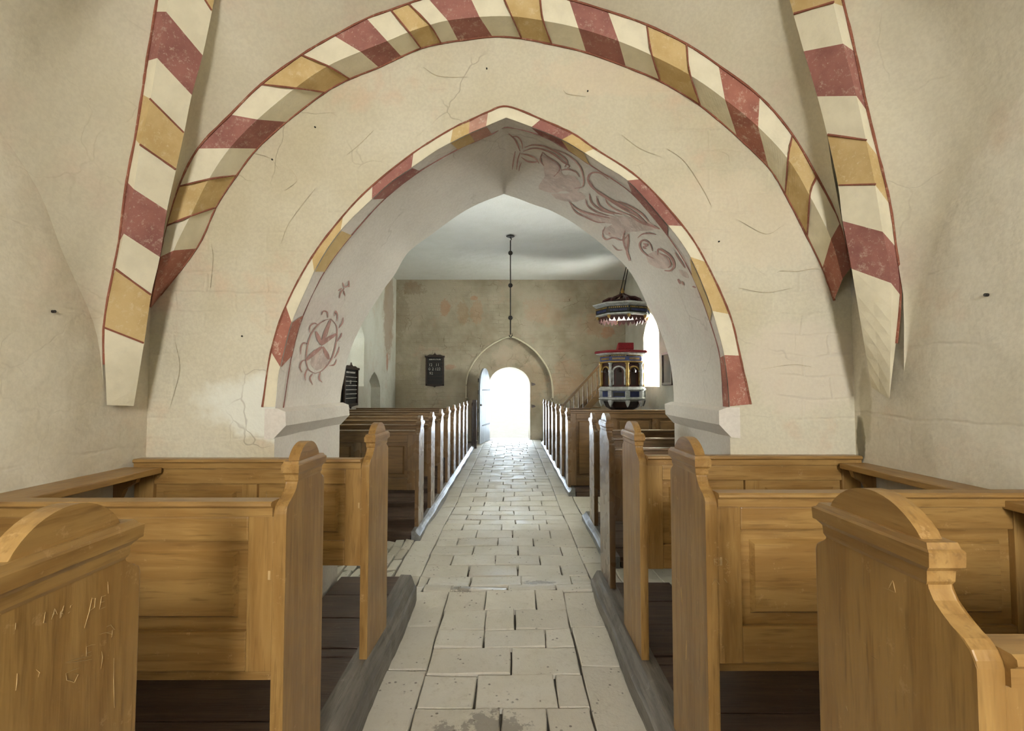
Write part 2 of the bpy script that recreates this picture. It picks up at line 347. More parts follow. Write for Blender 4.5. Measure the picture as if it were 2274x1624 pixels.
# imposts on both jambs
for sx, xj0, xj1, z in ((-1, near[1].x, far[1].x, 1.34), (1, near[-2].x, far[-2].x, 1.345)):
    bm = bmesh.new(); R_ = []
    for t in range(7):
        t /= 6; y = Y1 - .004 + (Y2 + .03 - Y1) * t; xj = xj0 + (xj1 - xj0) * t; j = random.uniform(-.004, .004)
        pr = [(xj + sx * .05, z + .004), (xj - sx * .012, z + .004), (xj - sx * (.055 + j), z - .012), (xj - sx * (.055 - j), z - .082), (xj + sx * .004, z - .145 + j), (xj + sx * .05, z - .15)]
        R_.append([Vector((a, y, b)) for a, b in pr])
    loft(bm, R_)
    bm.faces.new([bm.verts.new(p) for p in R_[0]]); bm.faces.new([bm.verts.new(p) for p in R_[-1]])
    st(mesh_obj('trim_impost', bm, M_soffit))

def wall_x(name, x0, x1, ya, yb, holes, mat, z1=5.0, zb=-.2):
    """solid wall slab in the Y-Z plane with rectangular holes (y0,y1,z0,z1)"""
    bm = bmesh.new(); ys = [ya]
    for h in sorted(holes):
        box(bm, x0, x1, ys[-1], h[0], zb, z1); box(bm, x0, x1, h[0], h[1], zb, h[2]); box(bm, x0, x1, h[0], h[1], h[3], z1); ys.append(h[1])
    box(bm, x0, x1, ys[-1], yb, zb, z1)
    return st(mesh_obj(name, bm, mat))
wall_x('wall_left', XL - .3, XL, YB, Y1, [(-2.2, -.9, 1.2, 2.9)], M_side)
wall_x('wall_right', XR, XR + .3, YB, Y1, [(-2.4, -1.1, 1.2, 2.9)], M_side)
bm = bmesh.new()
box(bm, XL - .3, -.1, YB - .1, YB, -.2, 5); box(bm, 1.0, XR + .3, YB - .1, YB, -.2, 5); box(bm, -.1, 1.0, YB - .1, YB, -.2, 1.9); box(bm, -.1, 1.0, YB - .1, YB, 3.4, 5)
st(mesh_obj('wall_end_behind', bm, M_side))
bm = bmesh.new(); box(bm, XL - .3, XR + .3, YB - .1, Y1, 4.75, 4.85); st(mesh_obj('ceiling_near_room', bm, M_ceil))
# nave side walls
def arch_pts(y0, y1, z0, zs, zt, n=8, pointed=True):
    c = (y0 + y1) / 2; hw = (y1 - y0) / 2; out = [(y0, z0), (y0, zs)]
    for k in range(1, 2 * n):
        a = PI * k / (2 * n); yy = c - hw * math.cos(a); s = math.sin(a)
        if pointed: s = 1 - abs(math.cos(a)) ** 1.35 if True else s
        out.append((yy, zs + (zt - zs) * (s if not pointed else s ** .8)))
    return out + [(y1, zs), (y1, z0)]
def nave_wall(name, x, xo, openings, mat):
    """openings: (y0,y1,z0,zs,zt,depth) arched recesses of a given depth; None = goes through"""
    bm = bmesh.new()
    ops = sorted(openings); y = Y2; zb, zt_ = -.2, 4.6
    def q(*p): bm.faces.new([bm.verts.new(v) for v in p])
    for (y0, y1, z0, zs, zt, d, spl) in ops:
        q((x, y, zb), (x, y0, zb), (x, y0, zt_), (x, y, zt_))
        q((x, y0, zb), (x, y1, zb), (x, y1, z0), (x, y0, z0))
        a = arch_pts(y0, y1, z0, zs, zt)
        top = [bm.verts.new((x, p[0], p[1])) for p in a[1:-1]]
        f = bm.faces.new(top + [bm.verts.new((x, y1, zt_)), bm.verts.new((x, y0, zt_))]); bmesh.ops.triangulate(bm, faces=[f])
        dd = d or .85; c = (y0 + y1) / 2; sg = 1 if xo > x else -1
        b_ = [(c + (p[0] - c) * spl, z0 + (p[1] - z0) * (.5 + .5 * spl)) for p in a]
        A = [Vector((x, p[0], p[1])) for p in a] + [Vector((x, a[0][0], a[0][1]))]
        B = [Vector((x + sg * dd, p[0], p[1])) for p in b_] + [Vector((x + sg * dd, b_[0][0], b_[0][1]))]
        loft(bm, [A, B])
        if d:
            f = bm.faces.new([bm.verts.new(p) for p in B[:-1]]); bmesh.ops.triangulate(bm, faces=[f])
        y = y1
    q((x, y, zb), (x, YI + .6, zb), (x, YI + .6, zt_), (x, y, zt_))
    return st(mesh_obj(name, bm, mat))
nave_wall('wall_nave_left', -NX, -4, [(5.2, 6.8, 1.47, 2.6, 3.2, None, 1.0), (8.9, 10.6, 1.47, 2.5, 3.15, None, 1.0), (10.9, 11.95, .75, 1.45, 1.80, .22, .97)], M_nave)  # nearest opening is unseen, made for the added left lamp
nave_wall('wall_nave_right', NX, 4, [(5.1, 6.7, 1.47, 2.6, 3.2, None, 1.0), (10.45, 11.67, 1.46, 2.62, 3.12, None, 1.0)], M_nave)  # nearest opening is unseen, made for the added right lamp
# leaded window lights in the nave (frame + panes)
def nave_window(n, x, y0, y1, z0, z1):
    o = empty('window_%d' % n, (x, (y0 + y1) / 2, z0)); o['kind'] = 'structure'
    bm = bmesh.new(); t = .025
    box(bm, -t, t, y0 - o.location.y, y1 - o.location.y, 0, .05)
    for k in range(4):
        yy = (y0 - y1) / 2 + (y1 - y0) * k / 3; box(bm, -.015, .015, yy - .015, yy + .015, 0, z1 - z0)
    for k in range(1, 6):
        zz = (z1 - z0) * k / 6; box(bm, -.012, .012, (y0 - y1) / 2, (y1 - y0) / 2, zz - .012, zz + .012)
    mesh_obj('window_frame', bm, M_grey, o)
    bm = bmesh.new(); box(bm, -.003, .003, (y0 - y1) / 2, (y1 - y0) / 2, .02, z1 - z0); mesh_obj('pane', bm, M_glass, o)
nave_window(1, NX + .8, 10.55, 11.56, 1.5, 3.0); nave_window(2, NX + .8, 5.25, 6.55, 1.5, 3.1); nave_window(4, -NX - .8, 5.35, 6.65, 1.5, 3.1); nave_window(3, -NX - .4, 9.05, 10.45, 1.5, 3.0)  # the two near windows are unseen, built to go with the added lamps
bm = bmesh.new(); box(bm, -NX - .3, NX + .3, Y2, YI + .6, 4.4, 4.6)
st(mesh_obj('ceiling', bm, M_ceil))
# far wall with pointed recess and round-headed doorway
PA = [(1035, 873), (1035.8, 849.7), (1040, 830), (1050, 808), (1065, 788), (1083, 772), (1106.5, 757.4), (1134, 748.3), (1163, 761), (1186, 778), (1204.6, 800), (1218, 823), (1225, 846), (1227.5, 871)]
niche = [WY(*p, YN) for p in PA]; niche = resample(catmull(niche, 4), 49)
niche = [Vector((niche[0].x, YN, -.2))] + [Vector((niche[0].x, YN, z)) for z in (.9, 1.15)] + niche + [Vector((niche[-1].x, YN, z)) for z in (1.15, .9)] + [Vector((niche[-1].x, YN, -.2))]
bm = bmesh.new(); notched(bm, niche, YN, -NX - .2, NX + .2, 4.6)
n2 = [Vector((p.x * .985, YI, p.z)) for p in niche]; loft(bm, [niche, n2])
st(mesh_obj('wall_far', bm, M_far))
dl, dr, ds = -.60, .535, 1.50
drp = [Vector((dl, YI, -.2))] + [Vector(((dl + dr) / 2 - (dr - dl) / 2 * math.cos(PI * k / 20), YI, ds + .5 * math.sin(PI * k / 20))) for k in range(21)] + [Vector((dr, YI, -.2))]
bm = bmesh.new(); notched(bm, drp, YI, -1.5, 1.5, 4.4)
dr2 = [Vector((-.03 + (p.x + .03) * .95, YI + .5, p.z * (.965 if p.z > 1 else 1))) for p in drp]; loft(bm, [drp, dr2])
st(mesh_obj('wall_far_recess', bm, M_far))
bm = bmesh.new(); box(bm, -NX - .2, -.4 - .25, YI + .5, YI + .6, -.2, 4.6); box(bm, .6, NX + .2, YI + .5, YI + .6, -.2, 4.6); box(bm, -.7, .7, YI + .5, YI + .6, 2.1, 4.6)
st(mesh_obj('wall_far_backing', bm, M_far))
# lit edge of the recess, drawn as a pale tube
bm = bmesh.new(); tube(bm, [Vector((p.x, YN - .012, p.z)) for p in niche[2:-2]], .022, 8)
for sg, px in ((-1, niche[0].x), (1, niche[-1].x)):
    tube(bm, [(px, YN - .01, 1.18), (px - sg * .07, YN - .01, 1.13), (px, YN - .01, 1.03), (px, YN - .01, .3)], .016, 6)
st(mesh_obj('trim_recess_lit_edge', bm, M_wht, smooth=True))
bm = bmesh.new(); box(bm, -.75, .75, YI - .06, YI + .5, -.08, .012, .008); st(mesh_obj('trim_threshold', bm, M_grey))
# rough ring of brick over the doorway, individually proud
ring = empty('trim_door_arch', (0, YI, 0)); ring['kind'] = 'structure'
for k in range(22):
    a = PI * (k + .5) / 22; r0, r1 = .66, .66 + random.uniform(.05, .1); cx = (dl + dr) / 2; z0 = ds - .02
    bm = bmesh.new(); da = PI / 22 * .42
    prism(bm, [(cx - r0 * math.cos(a - da), z0 + r0 * .93 * math.sin(a - da)), (cx - r1 * math.cos(a - da), z0 + r1 * .93 * math.sin(a - da)), (cx - r1 * math.cos(a + da), z0 + r1 * .93 * math.sin(a + da)), (cx - r0 * math.cos(a + da), z0 + r0 * .93 * math.sin(a + da))], 'y', -.012 - random.random() * .012, .02)
    mesh_obj('brick', bm, M_far, ring)

# ------------------------------------------------------------------ floor
floor = empty('floor', (0, 0, 0)); floor['kind'] = 'structure'
bm = bmesh.new(); box(bm, -3.6, 3.6, YB, YI + .6, -.25, -.035); mesh_obj('bed', bm, M_mort, floor)
bm = bmesh.new(); box(bm, -30, 30, YI + .6, 60, -.6, -.3); st(mesh_obj('ground_outside', bm, M_stone))
def hump(x, y):
    z = .008 * math.sin(y * 1.9 + x) + .004 * math.sin(y * 4.3 - x * 2)
    z += -.02 * math.exp(-((y - 6.2) / .5) ** 2) + .03 * math.exp(-((y - 3.55) / .12) ** 2) + .02 * math.exp(-((y - 5.2) / .35) ** 2)
    return z
def stone(x0, x1, y0, y1, name='paving_stone', g=.0045, mat=None, jz=.0035):
    bm = bmesh.new(); j = lambda: random.uniform(-.005, .005)
    nx = max(2, int((x1 - x0) / .09)); pts = []
    c = [(x0 + g + j(), y0 + g + j()), (x1 - g + j(), y0 + g + j()), (x1 - g + j(), y1 - g + j()), (x0 + g + j(), y1 - g + j())]
    tilt = (random.uniform(-1, 1) * jz, random.uniform(-1, 1) * jz, random.uniform(-.5, 1) * jz)
    ol = []
    for i in range(4):
        a, b = c[i], c[(i + 1) % 4]; m_ = 3
        for k in range(m_):
            t = k / m_; q = (a[0] + (b[0] - a[0]) * t + (random.uniform(-.003, .003) if k else 0), a[1] + (b[1] - a[1]) * t + (random.uniform(-.003, .003) if k else 0)); ol.append(q)
    cx, cy = (x0 + x1) / 2, (y0 + y1) / 2; hx, hy = (x1 - x0) / 2, (y1 - y0) / 2
    def z(x, y): return hump(x, y) + tilt[0] * (x - cx) / hx + tilt[1] * (y - cy) / hy + tilt[2]
    bot = [bm.verts.new((x, y, -.05)) for x, y in ol]
    mid = [bm.verts.new((x, y, z(x, y) - .004)) for x, y in ol]
    ins = [bm.verts.new((x + (cx - x) / hx * .005, y + (cy - y) / hy * .005, z(x, y))) for x, y in ol]
    n = len(ol)
    for A, B in ((bot, mid), (mid, ins)):
        for i in range(n): bm.faces.new((A[i], A[(i + 1) % n], B[(i + 1) % n], B[i]))
    ct = bm.verts.new((cx, cy, z(cx, cy)))
    for i in range(n): bm.faces.new((ins[i], ins[(i + 1) % n], ct))
    o = mesh_obj(name, bm, mat or M_stone, floor)
    return o
# near room: hand-set courses read off the photograph (distance of joints, joint positions across)
ys = [1.30, 1.56, 1.82, 2.10, 2.315, 2.585, 2.84, 3.04, 3.29, 3.52]
cuts = {0: [.0], 1: [-.2, .15], 2: [-.05, .2], 3: [-.045, .16], 4: [-.17, .22], 5: [0.0], 6: [-.155, .2], 7: [-.16, .03], 8: [-.17, .17]}
for i in range(len(ys) - 1):
    xs = [-.435] + cuts[i] + [.365]
    for a, b in zip(xs, xs[1:]): stone(a, b, ys[i], ys[i + 1])
for x0, x1, yy in ((-.66, -.435, [1.2, 1.62, 2.12, 2.62, 3.08, 3.52]), (.365, .60, [1.25, 1.75, 2.13, 2.65, 3.06, 3.5])):
    for a, b in zip(yy, yy[1:]): stone(x0, x1, a, b)
# ridge course
for a, b in zip([-.62, -.42, -.36, -.02, .32, .6], [-.42, -.36, -.02, .32, .6]): stone(a, b, 3.52, 3.64, jz=.008)
for a, b in zip([-.62, -.3, .08, .45, .6], [-.3, .08, .45, .6]): stone(a, b, 3.64, 3.86)
y = 3.86; r = 0
while y < 13.5:
    d = .235 + random.uniform(-.02, .02)
    y1 = min(y + d, 13.56)
    x = -.69 + (-.4 if r % 2 else 0) * .45; xs = [-.69]
    x = -.69 + (.2 if r % 2 else .36)
    while x < .5: xs.append(x); x += random.uniform(.33, .40)
    xs.append(.6)
    for a, b in zip(xs, xs[1:]): stone(a, b, y, y1)
    y = y1; r += 1
for x0, x1, y0 in ((-.90, -.69, 3.86), (.6, .82, 3.66)):
    y = y0
    while y < 13.3:
        y1 = y + random.uniform(.36, .55); stone(x0, x1, y, min(y1, 13.55)); y = y1
for i in range(4):
    for k in range(6): stone(.82 + i * .3, 1.12 + i * .3, 3.62 + k * .5, 4.12 + k * .5)
# narrow bricks on edge beside the left aisle, between the two blocks
for i in range(9):
    y = 3.46 + (i % 2) * .1
    while y < 4.65:
        stone(-.9 - (i + 1) * .085, -.9 - i * .085, y, min(y + .25, 4.7), 'brick', .007, None, .012); y += .25
    if i < 3: pass
stone(-.69, -.62, 3.66, 3.86); stone(-.90, -.62, 3.44, 3.66); stone(-.90, -.69, 3.66, 3.86)
# timber kerbs and platforms
def kerb(name, x0, x1, y0, y1, z1, mat, label, lip=0):
    sg = 1 if x1 > x0 else -1      # x0 = aisle side
    n = int((y1 - y0) / .06); bm = bmesh.new(); R_ = []
    for i in range(n + 1):
        y = y0 + (y1 - y0) * i / n; j = .004 * math.sin(y * 7) + random.uniform(-.002, .002)
        pr = [(x0 + j, -.06), (x0 + j, z1 * .55), (x0 + sg * .012 + j, z1 * .62), (x0 + sg * .03 + j, z1 - .02), (x0 + sg * .045, z1 + j * .5), (x1, z1), (x1, -.06)]
        R_.append([Vector((a, y, b)) for a, b in pr])
    loft(bm, R_); bm.faces.new([bm.verts.new(p) for p in R_[0]]); bm.faces.new([bm.verts.new(p) for p in R_[-1]])
    return tag(mesh_obj(name, bm, mat), label, 'kerb beam')
kerb('timber_kerb', -.632, -.745, -.3, 3.42, .18, M_grey, 'grey worn timber kerb beam along the left edge of the near aisle')
kerb('timber_kerb', .572, .70, -.3, 3.60, .14, M_grey, 'grey worn timber kerb beam along the right edge of the near aisle')
kerb('timber_kerb', -.85, -.93, 4.7, 12.0, .10, M_kerb, 'long pale kerb strip under the left row of pew ends, shining with door light')
kerb('timber_kerb', .765, .86, 6.62, 12.6, .10, M_kerb, 'long pale kerb strip under the far right row of pew ends')
kerb('timber_kerb', .775, .87, 4.0, 5.45, .10, M_kerb, 'short pale kerb strip under the two right pews just beyond the arch')
def deck(label, x0, x1, yy, z1, th=.04, z0=-.04):
    o = empty('plank_platform', (0, 0, 0)); tag(o, label, 'floor platform')
    bm = bmesh.new(); box(bm, x0 + .01, x1 - .01, yy[0] + .01, yy[-1] - .01, z0, z1 - th - .002); mesh_obj('base', bm, M_dark, o)
    for a, b in zip(yy, yy[1:]):
        bm = bmesh.new(); box(bm, x0, x1, a + .004, b - .004, z1 - th, z1 + random.uniform(-.003, .001), .004); mesh_obj('plank', bm, M_dark, o)
deck('dark brown plank platform under the left near pews', -1.80, -.747, [-.3, .1, .55, 1.0, 1.5, 1.95, 2.40, 2.475], .178)
deck('dark brown plank platform under the right near pews', .702, 1.71, [-.3, .1, .6, 1.1, 1.6, 2.05, 2.40, 2.475], .138)
deck('dark plank platform under the left pew within the thick arch', -1.14, -.747, [2.485, 2.8, 3.1, 3.40], .178)
deck('dark plank platform under the right pew within the thick arch', .702, 1.07, [2.485, 2.8, 3.1, 3.40], .138)
yn = [4.7 + .245 * k for k in range(31)]
deck('worn plank platform under the long row of left pews', -3.1, -.932, yn, .098)
deck('worn plank platform under the far right pews', .862, 3.1, [6.62 + .25 * k for k in range(25)], .098)
deck('worn plank platform under the two right pews just beyond the arch', .872, 3.1, [4.0 + .242 * k for k in range(7)], .098)

# ------------------------------------------------------------------ painted bands
MATS = [M_wht, M_red, M_och, M_red2, M_pink]
W_, R1, O_, R2, PK = 0, 1, 2, 3, 4
def band(name, rails, cols, sub=5, parent=None):
    """rails: list of rails, each a list of 3-D points at the stripe boundaries; cols: stripe colour per interval; one painted patch per stripe"""
    C = [catmull(r, sub) for r in rails]
    root = empty(name, (0, 0, 0)); root['kind'] = 'structure'
    for k, c in enumerate(cols):
        bm = bmesh.new(); seg = [r[k * sub:(k + 1) * sub + 1] for r in C]
        loft(bm, seg); bmesh.ops.subdivide_edges(bm, edges=bm.edges[:], cuts=1, use_grid_fill=True)
        bmesh.ops.remove_doubles(bm, verts=bm.verts[:], dist=1e-5)
        mesh_obj('painted_block', bm, MATS[c], root)
    return root, C
def line(bm, pts, wd=.010, dz=(0, 0, 0), jit=.12, flat=.35):
    pts = [Vector(p) + Vector(dz) for p in pts]
    tube(bm, pts, [wd / 2 * random.uniform(1 - jit * 2, 1 + jit * 2) for _ in pts], 5)
YO = 2.335
OB = [((334, 683), None, (336, 683)), ((355, 571), None, (437, 552)), ((370, 502), None, (480, 461)), ((397, 415), None, (526, 390)), ((441, 330), None, (572, 330)),
      ((513, 255), None, (637, 271)), ((581, 188), (657, 192), (722, 206)), ((670, 123), (726, 145), (777, 176)), ((743, 80), (797, 112), (842, 150)), ((815, 42), (858, 94), (892, 126)),
      ((868, 23), (907, 76), (935, 108)), ((907, 9), (952, 58), (980, 97)), ((950, -4), (993, 43), (1018, 91)), ((1040, -15), (1066, 38), (1094, 82)), ((1113, -16), (1134, 35), (1158, 86)),
      ((1198, -11), (1206, 42), (1225, 99)), ((1264, 0), (1286, 58), (1302, 117)), ((1350, 26), (1372, 86), (1390, 149)), ((1436, 56), (1450, 125), (1466, 181)), ((1524, 99), (1531, 168), (1555, 235)),
      ((1596, 147), (1609, 222), (1637, 304)), ((1687, 216), (1688, 280), (1707, 373)), ((1759, 300), (1748, 350), (1743, 431)), ((1813, 392), (1800, 430), (1792, 526)), ((1865, 496), (1845, 528), (1826, 597)), ((1889, 595), (1871, 612), (1852, 668))]
inner = catmull([WY(*b[2], Y1) for b in OB[:]], 6)
foldc = [Vector((p.x, YO, p.z)) for p in inner]
o3 = [WY(*b[0], YO) for b in OB]; i3 = [WY(*b[2], Y1 - .002) for b in OB]; f3 = []
for k, b in enumerate(OB):
    if b[1]: g = WY(*b[1], YO)
    else:
        g = WY((b[0][0] + b[2][0]) / 2, (b[0][1] + b[2][1]) / 2, YO)
    q = min(foldc, key=lambda p: (p - g).length); f3.append(q.lerp(g, .35))
f3[0] = o3[0].lerp(i3[0], .5); f3[-1] = WY(1871, 620, YO)
cols = [R2, W_, O_, W_, R1, W_, O_, W_, R1, W_, O_, W_, R1, W_, O_, W_, R1, W_, O_, W_, R2, W_, O_, W_, R2]
ocol = [o3, f3, i3]
ob, OC = band('trim_outer_arch_band', ocol, cols, 5)
bm = bmesh.new(); line(bm, OC[0], .010, (0, -.004, 0)); line(bm, OC[2][1:], .010, (0, -.003, 0)); mesh_obj('painted_line', bm, M_line, ob)
bm = bmesh.new()
for k, c in enumerate(cols):
    if c == O_:
        for e in (k, k + 1): line(bm, catmull([ocol[0][e], ocol[1][e], ocol[2][e]], 4), .008, (0, -.003, 0))
mesh_obj('painted_line', bm, M_line, ob)
# inner band round the opening: O outer line (front face), A arris, S line inside the soffit
IB = [((583, 904), (611, 905), (628, 907)), ((602, 782), (621, 815), (647, 790)), ((635, 680), (648, 716), (673, 699)), ((693, 571), (698, 603), (720, 603)), ((762, 480), (757, 512), (780, 522)), ((827, 413), (826, 443), (855, 440)),
      ((918, 340), (915, 372), (933, 379)), ((1006, 285), (1000, 318), (1016, 331)), ((1043, 268), (1042, 297), (1054, 314)), ((1084, 249), (1080, 281), (1092, 297)), ((1127, 237), (1124, 262), (1127, 282)),
      ((1201, 265), (1180, 282), (1200, 300)), ((1272, 297), (1247, 310), (1264, 334)), ((1320, 330), (1298, 340), (1310, 365)), ((1421, 398), (1393, 401), (1405, 430)), ((1516, 502), (1484, 502), (1484, 524)),
      ((1567, 582), (1533, 572), (1538, 612)), ((1620, 698), (1582, 692), (1578, 715)), ((1643, 790), (1608, 790), (1600, 795)), ((1667, 898), (1620, 903), (1608, 903))]
near_line = near[1:-1]
def snap(p, L): return min(L, key=lambda q: (q - p).length).copy()
nd = []
for a, b in zip(near_line, near_line[1:]): nd += [a.lerp(b, t / 3) for t in range(3)]
A3 = [snap(WY(*b[1], Y1), nd) for b in IB]; O3 = [WY(*b[0], Y1 - .004) for b in IB]
def on_soffit(px, py, off=.003):
    d = ray(px, py).normalized(); h = bvh_soffit.ray_cast(Vector((0, 0, H)), d)
    if h[0] is None: return None
    n = h[1] if h[1].dot(d) < 0 else -h[1]
    return h[0] + n * off
S3 = []
for b, a in zip(IB, A3):
    p = on_soffit(*b[2])
    if p is None or p.y > Y1 + .16: p = Vector((a.x * .995, Y1 + .09, a.z))
    S3.append(p)
A3o = [Vector((p.x * (1 - .003), Y1 - .004, p.z - .002)) for p in A3]
icol = [W_, R2, W_, O_, W_, R1, W_, O_, PK, W_, R1, O_, W_, R1, W_, O_, W_, R2]
def sur(r0, lab): pass
icols = [W_, R2, W_, O_, W_, R1, W_, O_, PK, W_, W_, R1, O_, W_, R1, W_, O_, W_, R2]
# follow the arris closely between boundaries
def follow(L, a, b, n):
    ia = min(range(len(L)), key=lambda i: (L[i] - a).length); ib = min(range(len(L)), key=lambda i: (L[i] - b).length)
    return resample([L[i] for i in range(ia, ib + 1)] if ib > ia else [a, b], n)
ib = empty('trim_inner_arch_band', (0, 0, 0)); ib['kind'] = 'structure'
OcA = catmull(O3, 6)
ScA = catmull(S3, 6)
for k, c in enumerate(icols):
    ar = follow(nd, A3[k], A3[k + 1], 7)
    oo = resample(OcA[k * 6:(k + 1) * 6 + 1], 7); ss = resample(ScA[k * 6:(k + 1) * 6 + 1], 7)
    front = [Vector((p.x, Y1 - .004, p.z)) for p in ar]
    cs = [Vector((p.x - .004 * (1 if p.x > 0 else -1), Y1 - .003, p.z - .003)) for p in ar]
    cs2 = []
    for p, s in zip(cs, ss):
        # soffit strip kept just proud of the soffit surface
        cs2.append(s)
    for mt, rr in ((c, [oo, front]), (c if c != W_ else None, [cs, cs2])):
        if mt is None: continue
        bm = bmesh.new(); loft(bm, rr); bmesh.ops.subdivide_edges(bm, edges=bm.edges[:], cuts=2, use_grid_fill=True)
        for v in bm.verts:      # lift the soffit patches clear of the curved soffit
            if v.co.y > Y1 + .001:
                h = bvh_soffit.find_nearest(v.co)
                if h[0] is not None:
                    n = h[1]
                    if n.dot(Vector((-.02, 3, 1.6)) - h[0]) < 0: n = -n
                    v.co = h[0] + n * .004
        mesh_obj('painted_block', bm, MATS[mt], ib)
bm = bmesh.new(); line(bm, OcA, .009, (0, -.002, 0)); mesh_obj('painted_line', bm, M_line, ib)
bm = bmesh.new(); line(bm, [on_soffit(*p, .002) or Vector((0, 0, 0)) for p in [(628, 906)]] and ScA, .006); mesh_obj('painted_line', bm, M_thin, ib)

# diagonal ribs
def YLf(y): return 1.86 + .33 * (max(0, y + 250) / 1150) ** .8
RL = [((237, 900), (237, 892), (297, 902)), ((233, 728), (232, 732), (320, 762)), ((258, 598), (252, 610), (336, 655)), ((275, 519), (266, 535), (355, 571)), ((297, 420), (283, 405), (371, 468)), ((312, 322), (301, 310), (391, 377)),
      ((334, 220), (317, 210), (409, 295)), ((349, 129), (328, 135), (426, 211)), ((369, 26), (346, 26), (450, 123)), ((394, -100), (366, -100), (471, 24)), ((416, -210), (388, -210), (492, -85))]
RR = [((1935, 860), (1975, 886), (1977, 890)), ((1891, 597), (1979, 629), (1999, 655)), ((1871, 491), (1960, 515), (1988, 547)), ((1861, 412), (1943, 410), (1975, 453)), ((1837, 300), (1923, 312), (1950, 348)), ((1815, 214), (1902, 213), (1925, 246)),
      ((1785, 114), (1872, 97), (1897, 114)), ((1762, 32), (1850, 6), (1873, 14)), ((1735, -70), (1826, -100), (1846, -100)), ((1705, -180), (1790, -210), (1812, -210))]
cl = [W_, O_, W_, R1, W_, O_, W_, R1, W_, O_]; crr = [W_, R1, W_, O_, W_, R1, W_, O_, R1]
Yc = .85
ribs = {}
for nm, T, cc, sg in (('trim_diagonal_rib_left', RL, cl, -1), ('trim_diagonal_rib_right', RR, crr, 1)):
    if sg < 0:
        out = [WY(*t[1], YLf(t[1][1]) + .03) for t in T]; a = [WY(*t[0], YLf(t[0][1])) for t in T]; b = [WY(*t[2], YLf(t[2][1]) + .12) for t in T]
    else:
        out = [WY(*t[2], YLf(t[2][1]) + .01) for t in T]; a = [WY(*t[1], YLf(t[1][1]) - .02) for t in T]; b = [WY(*t[0], YLf(t[0][1]) + .10) for t in T]
    lim = XL + .004 if sg < 0 else XR - .004
    for L in (out, a, b):
        for p in L:
            if sg < 0: p.x = max(p.x, lim)
            else: p.x = min(p.x, lim)
    # carry the rib on to the crown of the vault
    top = a[-1]; nx_ = 6
    for k in range(1, nx_ + 1):
        t = k / nx_; e = math.sin(t * PI / 2)
        for L, off in ((out, Vector((-sg * -.02, -.09, .04))), (a, Vector((0, -.07, 0))), (b, Vector((0, .07, 0)))):
            base = L[len(T) - 1]; tgt = Vector((0, Yc, 3.85)) + off
            L.append(Vector((base.x + (tgt.x - base.x) * t, base.y + (tgt.y - base.y) * t, base.z + (tgt.z - base.z) * e)))
        cc = cc + [[W_, R1, W_, O_][k % 4]]
    back = [p + (p - Vector((0, 0, H))).normalized() * .06 for p in b]
    if sg > 0: out[0] = a[0].copy()
    root, C = band(nm, [out, a, b, back], cc, 4)
    bm = bmesh.new(); line(bm, C[0][2:len(T) * 4], .010, (.0, -.004, 0)); mesh_obj('painted_line', bm, M_line, root)
    bm = bmesh.new()
    for k, c in enumerate(cc[:len(T) - 1]):
        if c == O_:
            for e in (k, k + 1): line(bm, [a[e], a[e].lerp(b[e], .5), b[e]], .009, (-sg * .0, -.004, 0))
    mesh_obj('painted_line', bm, M_line, root)
    ribs[sg] = (C[0], C[3], root)
# vault webs
webs = []
bm = bmesh.new()
apex_f = OC[0][len(OC[0]) // 2]
ocl = OC[0]; ia = max(range(len(ocl)), key=lambda i: ocl[i].z)
halves = {-1: ocl[:ia + 1], 1: ocl[ia:][::-1]}
for sg in (-1, 1):
    XW = XL if sg < 0 else XR
    A = resample(halves[sg], 30); Dout, Db, _ = ribs[sg]
    D1 = resample([p for p in Db if p.z > A[0].z - .02], 30)
    D1 = [a.lerp(d, min(1, i / 5)) for i, (a, d) in enumerate(zip(A, D1))]
    front = [[a.lerp(d, t / 10) + Vector((0, 0, .05 * math.sin(PI * t / 10) * (i / 30))) for t in range(11)] for i, (a, d) in enumerate(zip(A, D1))]
    sidec = catmull([(XW, 2.10, 1.50), (XW, 2.06, 1.77), (XW, 1.98, 2.0), (XW, 1.86, 2.22), (XW, 1.6, 2.45), (XW, 1.25, 2.62), (XW, Yc, 2.70)], 5)
    D2 = resample([p for p in Dout if p.z > 1.42], 30); ex = 1.3 if sg < 0 else 1.9
    sidec = catmull([(XW, D2[0].y, D2[0].z), (XW, D2[0].y - .06, 1.72), (XW, 1.98, 2.0), (XW, 1.86, 2.22), (XW, 1.6, 2.45), (XW, 1.25, 2.62), (XW, Yc, 2.70)], 5)
    Sd = resample(sidec, 30); D2 = [a.lerp(d, min(1, i / 4)) for i, (a, d) in enumerate(zip(Sd, D2))]
    side = [[Vector((a.x + (d.x - a.x) * (t / 10) ** ex, a.y + (d.y - a.y) * t / 10, a.z + (d.z - a.z) * t / 10)) for t in range(11)] for i, (a, d) in enumerate(zip(Sd, D2))]
    for rows in (front, side):
        loft(bm, rows); loft(bm, [[Vector((p.x, 2 * Yc - p.y, p.z)) for p in r] for r in rows])
bmesh.ops.remove_doubles(bm, verts=bm.verts[:], dist=.0005)
st(mesh_obj('ceiling_vault', bm, M_vault, smooth=True))

